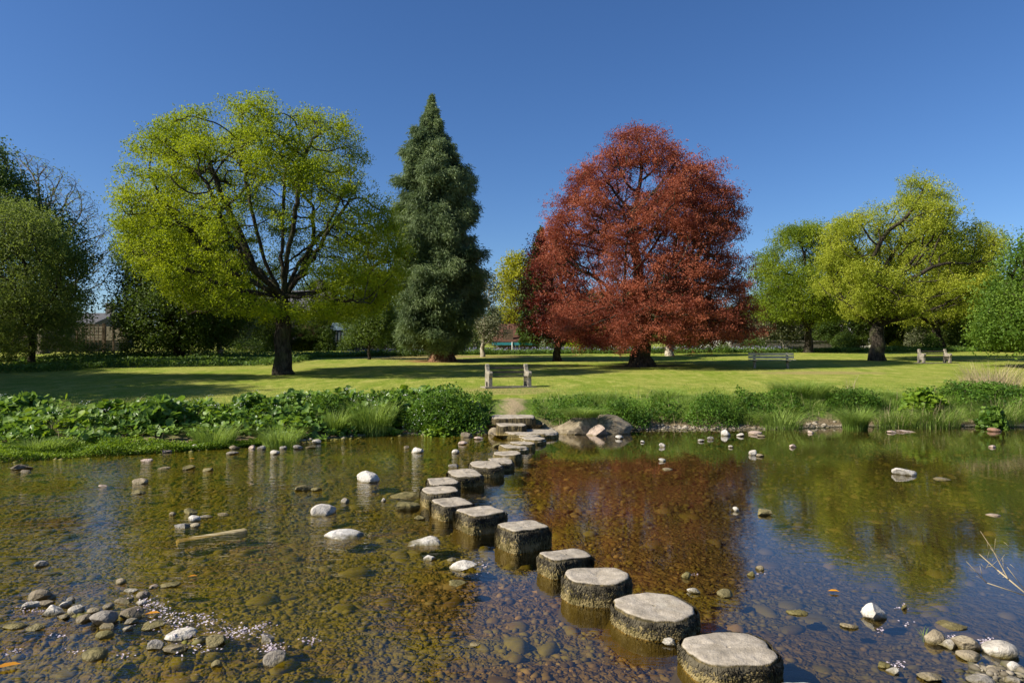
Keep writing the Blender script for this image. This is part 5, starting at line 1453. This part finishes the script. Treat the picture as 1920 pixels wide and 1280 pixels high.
M['wall'] = stone_mat('grey_field_stone', (0.13, 0.115, 0.10), (0.22, 0.20, 0.17)); M['wall_buff'] = stone_mat('buff_sandstone', (0.42, 0.33, 0.20), (0.55, 0.45, 0.30))
M['tile'] = stone_mat('red_brown_roof_tile', (0.11, 0.055, 0.036), (0.16, 0.08, 0.055), 4); M['slate'] = stone_mat('grey_slate', (0.10, 0.10, 0.11), (0.17, 0.165, 0.17), 4)
M['render'] = simple_mat('white_render', (0.62, 0.60, 0.55), (0.78, 0.76, 0.71), 2.0); M['cream'] = simple_mat('cream_render', (0.50, 0.44, 0.33), (0.62, 0.56, 0.44), 2.0)
M['teal'] = simple_mat('teal_paint', (0.02, 0.16, 0.19), (0.03, 0.22, 0.26), 3.0); M['white_paint'] = simple_mat('white_paint', (0.7, 0.7, 0.68), (0.82, 0.82, 0.8), 3.0)
M['pane'] = simple_mat('dark_glass', (0.02, 0.025, 0.03), (0.04, 0.05, 0.055), 3.0, 0.1, 0.0, 0.6); M['old_wood'] = simple_mat('old_brown_wood', (0.07, 0.045, 0.025), (0.16, 0.11, 0.07), 8.0)
M['glasshouse'] = simple_mat('bluish_glazing', (0.07, 0.10, 0.12), (0.13, 0.17, 0.19), 2.0, 0.15, 0.1, 0.6)


def wall_run(label, px0, px1, ytop, d0, d1, mat, name='stone_wall', group='old stone walls behind the park', thick=0.4, coping=True):
    a = ((px0 - CX) * d0 / F, d0); b = ((px1 - CX) * d1 / F, d1); L = math.hypot(b[0] - a[0], b[1] - a[1]); rz = math.atan2(b[1] - a[1], b[0] - a[0])
    dm = (d0 + d1) / 2; zt = CH - (ytop - HY) * dm / F; cx, cy = (a[0] + b[0]) / 2, (a[1] + b[1]) / 2; z0 = gz(cx, cy) - 0.5
    t = thing(name, (cx, cy, z0), label, 'wall', group, rz)
    H = zt - z0; n = max(6, int(L / 0.9)); xs_ = np.linspace(-L / 2, L / 2, n + 1); mb = MB(); V = []
    for xq in xs_:
        hh = H + random.uniform(-.05, .05)
        V += [(xq, -thick / 2, 0), (xq, thick / 2, 0), (xq, thick / 2 - .03, hh), (xq, -thick / 2 + .03, hh)]
    Fs = []
    for q in range(n):
        o_ = q * 4; w_ = o_ + 4
        Fs += [(o_, w_, w_ + 3, o_ + 3), (w_ + 1, o_ + 1, o_ + 2, w_ + 2), (o_ + 3, w_ + 3, w_ + 2, o_ + 2)]
    Fs += [(0, 3, 2, 1), (n * 4, n * 4 + 1, n * 4 + 2, n * 4 + 3)]
    mb.add(V, Fs); mb.build('wall_face', mat, t)
    if coping:
        mb = MB()
        for q in range(n): mb.box(((xs_[q] + xs_[q + 1]) / 2, 0, H + 0.09), (L / n - 0.03, thick + 0.06, 0.10), 0, 0.02)
        mb.build('coping', mat, t)
    return t


def house(name, label, px0, px1, yeave, yridge, d, depth, wall, roof, gable_front=False, wins=(), door=None, chimney=None, rz=0.0, cat='house', group='buildings behind the park'):
    """front wall spans px0..px1 at distance d; wins = (u, row, w, h) with u across the front 0..1"""
    x0, x1 = (px0 - CX) * d / F, (px1 - CX) * d / F; w = x1 - x0; cx = (x0 + x1) / 2; z0 = gz(cx, d) - 0.4
    ze = CH - (yeave - HY) * d / F - z0; zr = CH - (yridge - HY) * d / F - z0
    t = thing(name, (cx, d, z0), label, cat, group, rz)
    mb = MB(); mb.box((0, depth / 2, ze / 2), (w, depth, ze))
    if gable_front: mb.add([(-w / 2, 0, ze), (w / 2, 0, ze), (0, 0, zr), (-w / 2, depth, ze), (w / 2, depth, ze), (0, depth, zr)], [(0, 1, 2), (4, 3, 5)])
    else: mb.add([(-w / 2, 0, ze), (-w / 2, depth, ze), (-w / 2, depth / 2, zr), (w / 2, 0, ze), (w / 2, depth, ze), (w / 2, depth / 2, zr)], [(0, 2, 1), (3, 4, 5)])
    mb.build('wall', wall, t)
    o = 0.35; mb = MB()
    if gable_front:
        for sg in (-1, 1):
            dx = sg * (w / 2 + o); dz = ze - o * (zr - ze) / (w / 2)
            mb.add([(0, -o, zr + .02), (dx, -o, dz + .02), (dx, depth + o, dz + .02), (0, depth + o, zr + .02), (0, -o, zr + .16), (dx, -o, dz + .16), (dx, depth + o, dz + .16), (0, depth + o, zr + .16)],
                   [(0, 1, 2, 3), (7, 6, 5, 4), (0, 4, 5, 1), (1, 5, 6, 2), (2, 6, 7, 3)])
    else:
        for sg in (-1, 1):
            yy = depth / 2 + sg * (depth / 2 + o); dz = ze - o * (zr - ze) / (depth / 2)
            mb.add([(-w / 2 - o, depth / 2, zr + .02), (-w / 2 - o, yy, dz + .02), (w / 2 + o, yy, dz + .02), (w / 2 + o, depth / 2, zr + .02), (-w / 2 - o, depth / 2, zr + .16), (-w / 2 - o, yy, dz + .16), (w / 2 + o, yy, dz + .16), (w / 2 + o, depth / 2, zr + .16)],
                   [(0, 1, 2, 3), (7, 6, 5, 4), (0, 4, 5, 1), (1, 5, 6, 2), (2, 6, 7, 3)])
    rf = mb.build('roof', roof, t)
    if chimney is not None:
        mb = MB(); mb.box((chimney * w, depth / 2, zr + 0.4), (0.7, 0.7, 1.6)); mb.box((chimney * w, depth / 2, zr + 1.25), (0.85, 0.85, 0.12)); mb.build('chimney', wall, rf)
    for u, row, ww, hh in wins:
        px_ = -w / 2 + u * w; zz = CH - (row - HY) * d / F - z0
        mb = MB()
        for a_, b_ in (((ww / 2, 0), (0.08, hh)), ((-ww / 2, 0), (0.08, hh)), ((0, hh / 2), (ww + .08, 0.08)), ((0, -hh / 2), (ww + .16, 0.1)), ((0, 0), (0.05, hh - .1))): mb.box((px_ + a_[0], -0.03 - 0.004 * abs(a_[1]), zz + a_[1]), (b_[0], 0.1, b_[1]))
        f = mb.build('window', M['white_paint'], t)
        mb = MB(); mb.box((px_, -0.006, zz), (ww - .06, 0.02, hh - .06)); mb.build('pane', M['pane'], f)
    if door is not None:
        mb = MB(); mb.box((-w / 2 + door * w, -0.03, 1.4), (0.95, 0.08, 2.0)); mb.build('door', M['old_wood'], t)
    return t


wall_run('long dark stone garden wall behind the big maple and the conifer', 470, 905, 641, 64, 66, M['wall'])
wall_run('grey stone wall behind the right maples', 1370, 1610, 641, 68, 70, M['wall'])
wall_run('low dark stone wall behind the trellis at left', -60, 240, 640, 58, 62, M['wall'])
house('stone_house', 'grey stone house mostly hidden behind the big maple trunk', 455, 602, 585, 540, 72, 8, M['wall'], M['slate'], wins=((0.35, 625, 1.1, 1.5), (0.75, 625, 1.1, 1.5), (0.8, 592, 1.0, 1.3)), chimney=0.35)
house('summerhouse', 'small brown-roofed garden building right of the big maple trunk', 566, 600, 628, 612, 67.5, 3, M['old_wood'], M['tile'], wins=((0.5, 640, 1.2, 0.9),), cat='garden building')
house('pavilion', 'low stone pavilion with a red-brown tile roof and teal eaves left of the copper beech', 930, 1012, 639, 607, 66, 6, M['wall'], M['tile'], wins=((0.45, 648, 0.7, 0.8),), door=0.28, cat='pavilion')
pv = [o for o in COL.objects if o.name.startswith('pavilion')][0]
w_ = (1012 - 930) * 66 / F; zz = CH - (639 - HY) * 66 / F - pv.location.z
mb = MB(); mb.box((0, -0.42, zz - 0.28), (w_ + 0.75, 0.06, 0.26)); mb.build('fascia', M['teal'], pv)
mb = MB(); mb.bar((-0.55, -0.48, 0.2), (-0.55, -0.48, zz - 0.1), 0.045, 0.045, 8); mb.build('post', M['white_paint'], pv)
house('white_house', 'long low white house half hidden behind the right edge of the copper beech', 1345, 1470, 622, 604, 78, 7, M['render'], M['render'], wins=((0.3, 634, 1.6, 1.0), (0.7, 634, 1.6, 1.0)))
house('cream_house', 'cream gable end right of the mid-grey maple trunk', 1512, 1556, 628, 612, 76, 8, M['cream'], M['slate'], gable_front=True)
house('white_house', 'small white house left of the thick-trunked maple', 1600, 1648, 622, 606, 78, 7, M['render'], M['render'], wins=((0.35, 633, 1.5, 1.2),))
house('stone_house', 'grey stone house with a chimney showing beside the weeping tree at left', 60, 176, 606, 585, 76, 8, M['wall'], M['slate'], wins=((0.8, 622, 1.0, 1.3),), chimney=0.42)
wall_run('sunlit buff stone wall seen through the trellis at left', 30, 240, 612, 66, 68, M['wall_buff'], coping=False)
# greenhouse
d = 67; x0, x1 = (618 - CX) * d / F, (664 - CX) * d / F; w = x1 - x0; cx = (x0 + x1) / 2; z0 = gz(cx, d) - 0.3
t = thing('greenhouse', (cx, d, z0), 'bluish greenhouse behind the stone wall left of the young tree', 'greenhouse', 'buildings behind the park')
mb = MB(); mb.box((0, 1.2, 1.1), (w, 2.4, 2.2)); mb.build('glazing', M['glasshouse'], t)
mb = MB(); mb.add([(-w / 2, -.1, 2.22), (w / 2, -.1, 2.22), (w / 2, 1.2, 3.0), (-w / 2, 1.2, 3.0), (w / 2, 2.5, 2.22), (-w / 2, 2.5, 2.22)], [(0, 1, 2, 3), (3, 2, 4, 5)]); mb.build('roof', M['glasshouse'], t)
mb = MB()
for k in range(8): mb.box((-w / 2 + k * w / 7, -0.02, 1.1), (0.05, 0.05, 2.2))
mb.build('glazing_bars', M['slate'], t)
# trellis and posts at left
d = 56; x0, x1 = (146 - CX) * d / F, (192 - CX) * d / F; z0 = gz(x0, d); zt = CH - (608 - HY) * d / F - z0
t = thing('trellis_fence', ((x0 + x1) / 2, d, z0), 'dark wooden trellis panel silhouetted against a sunlit wall at left', 'fence'); w = x1 - x0
mb = MB()
for k in range(7): mb.box((-w / 2 + k * w / 6, 0, zt / 2), (0.05, 0.04, zt))
for k in range(6): mb.box((0, 0.045, zt * (0.42 + 0.11 * k)), (w, 0.04, 0.05))
mb.build('lattice', M['old_wood'], t)
for sx in (-1, 1):
    mb = MB(); mb.box((sx * (w / 2 + 0.08), 0, zt * .52), (0.11, 0.11, zt * 1.04)); mb.build('post', M['old_wood'], t)
for px, ty, lb in ((197, 607, 'bare wooden post just right of the trellis'), (213, 609, 'bare wooden post second right of the trellis')):
    d = 56; x = (px - CX) * d / F; z0 = gz(x, d); h = CH - (ty - HY) * d / F - z0
    mb = MB(); mb.box((0, 0, h / 2 - .1), (0.14, 0.14, h + .2), 0.2, 0.02); mb.box((0, 0, h + .02), (0.18, 0.18, .05), 0.2); tag(mb.build('fence_post', M['old_wood'], None, (x, d, z0)), lb, 'post', 'posts beside the trellis')
# white post
d = 61; x = (1147 - CX) * d / F; z0 = gz(x, d); h = CH - (628 - HY) * d / F - z0
mb = MB(); mb.bar((0, 0, -0.2), (0, 0, h), 0.075, 0.065, 8); mb.bar((0, 0, h), (0, 0, h + .05), 0.09, 0.05, 8); tag(mb.build('white_post', M['white_paint'], None, (x, d, z0)), 'slim white post standing in the border under the copper beech', 'post')


# shrubs in the back border
def shrub(label, px0, px1, ytop, py, mat, n=1600, leaf=0.17, seed=0, d=None, round_=False, flowers=0):
    d = lawn_d(py) if d is None else d
    z = gz(((px0 + px1) / 2 - CX) * d / F, d); yb = HY + (CH - z) * F / d
    return mound(label, px0, px1, ytop, yb, d, mat, n, leaf, 'shrub', 'shrub', 'shrubs at the back of the park', round_, seed + 100, 0.8, flowers)


shrub('rounded yellow-green bush by the trellis at left', 220, 300, 598, 672, 'mid', 3600, 0.15, 1)
shrub('golden low shrub at the wall right of the big maple trunk', 545, 592, 634, 668, 'yellow', 900, 0.15, 2, 63.2)
shrub('dark shrub at the foot of the conifer, left side', 742, 795, 630, 668, 'dark', 1200, 0.17, 3)
shrub('dark shrub right of the conifer foot', 862, 905, 615, 664, 'dark', 1300, 0.17, 4, 58)
shrub('pale flowering shrub right of the pavilion', 1010, 1046, 634, 662, 'mid', 700, 0.17, 5, 60, flowers=260)
shrub('yellow-green shrub under the smaller dark red tree', 1058, 1108, 632, 662, 'maple', 900, 0.17, 6, 60)
shrub('dark shrub under the left half of the copper beech', 1090, 1180, 622, 663, 'dark', 1600, 0.18, 7, 61)
shrub('dark shrub under the right half of the copper beech', 1270, 1350, 620, 663, 'dark', 1600, 0.18, 8, 61)
shrub('small green bush at the right foot of the copper beech skirt', 1340, 1372, 638, 662, 'chestnut', 500, 0.15, 9, 57)
shrub('dark shrub in front of the white house by the copper beech', 1385, 1440, 632, 661, 'mid', 1000, 0.18, 10, 63)
shrub('dark ivy heap against the grey wall between the maples', 1555, 1610, 620, 661, 'dark', 1200, 0.18, 11, 65)
shrub('yellow flowering shrub right of the thick dark trunk', 1662, 1700, 638, 661, 'yellow', 500, 0.16, 12, 64)
shrub('white-flecked shrub between the thick trunk and the leaning trunk', 1690, 1750, 615, 660, 'pale', 1300, 0.18, 13, 65)
shrub('bright green bush beside the leaning maple trunk', 1728, 1764, 622, 659, 'chestnut', 900, 0.16, 14, 62.5)
shrub('dark shrub right of the leaning maple trunk', 1775, 1835, 605, 659, 'dark', 1700, 0.18, 15, 64)
shrub('dark shrub behind the right bench, against the rich green tree', 1825, 1890, 600, 659, 'dark', 1700, 0.18, 16, 63)
shrub('dark shrub low under the weeping tree at the left edge', -30, 60, 630, 690, 'dark', 2200, 0.14, 17, 44)
shrub('dark shrub under the trellis at left', 120, 215, 640, 680, 'dark', 1800, 0.14, 18, 50)
shrub('dark shrub under the dense tree behind the big maple', 300, 395, 625, 674, 'dark', 2000, 0.15, 19, 54)
shrub('dark shrub behind the pale speckled small tree', 420, 500, 628, 670, 'dark', 1800, 0.15, 20, 58)
shrub('dark evergreen between the garden building and the greenhouse', 588, 632, 606, 668, 'dark', 1500, 0.16, 21, 62.6)
shrub('mid green shrub half covering the greenhouse', 630, 668, 630, 667, 'mid', 900, 0.15, 22, 62)
shrub('dark tall shrub between the young tree and the conifer', 705, 760, 590, 667, 'dark', 2400, 0.17, 23, 61)
shrub('dark shrub left of the big maple trunk against the wall', 470, 515, 615, 669, 'dark', 1800, 0.16, 24, 61)

# ------------------------------------------------------------------ light, sky, camera
SUN_EL, SUN_ROT = math.radians(36), math.radians(251)
w = bpy.data.worlds.new('World'); S.world = w; w.use_nodes = True
nt = w.node_tree; bg = nt.nodes['Background']
sk = nt.nodes.new('ShaderNodeTexSky'); sk.sky_type = 'NISHITA'; sk.sun_disc = False
sk.sun_elevation = SUN_EL; sk.sun_rotation = SUN_ROT; sk.air_density = 1.0; sk.dust_density = 0.4; sk.ozone_density = 6.0; sk.altitude = 200
hs = nt.nodes.new('ShaderNodeHueSaturation'); hs.inputs['Saturation'].default_value = 1.13; hs.inputs['Hue'].default_value = 0.507; hs.inputs['Value'].default_value = 1.0
nt.links.new(sk.outputs[0], hs.inputs['Color']); nt.links.new(hs.outputs[0], bg.inputs[0]); bg.inputs[1].default_value = 0.073
sun = bpy.data.lights.new('sun', 'SUN'); sun.energy = 5.0; sun.angle = math.radians(0.55); sun.color = (1.0, 0.93, 0.80)
so = bpy.data.objects.new('sun', sun); COL.objects.link(so)
ts = Vector((math.sin(SUN_ROT) * math.cos(SUN_EL), math.cos(SUN_ROT) * math.cos(SUN_EL), math.sin(SUN_EL)))
so.rotation_euler = ts.to_track_quat('Z', 'Y').to_euler()
cam = bpy.data.cameras.new('camera'); cam.lens = 24.0; cam.sensor_width = 36.0; cam.shift_y = 30.0 / 1920.0; cam.clip_end = 3000
co = bpy.data.objects.new('camera', cam); COL.objects.link(co); co.location = (0, 0, CH); co.rotation_euler = (PI / 2, 0, 0); S.camera = co
vs_ = S.view_settings; vs_.view_transform = 'Standard'; vs_.look = 'None'; vs_.exposure = 0.8; vs_.gamma = 1.0
S.cycles.use_denoising = True; S.cycles.max_bounces = 8; S.cycles.transparent_max_bounces = 12; S.cycles.caustics_reflective = False; S.cycles.caustics_refractive = False
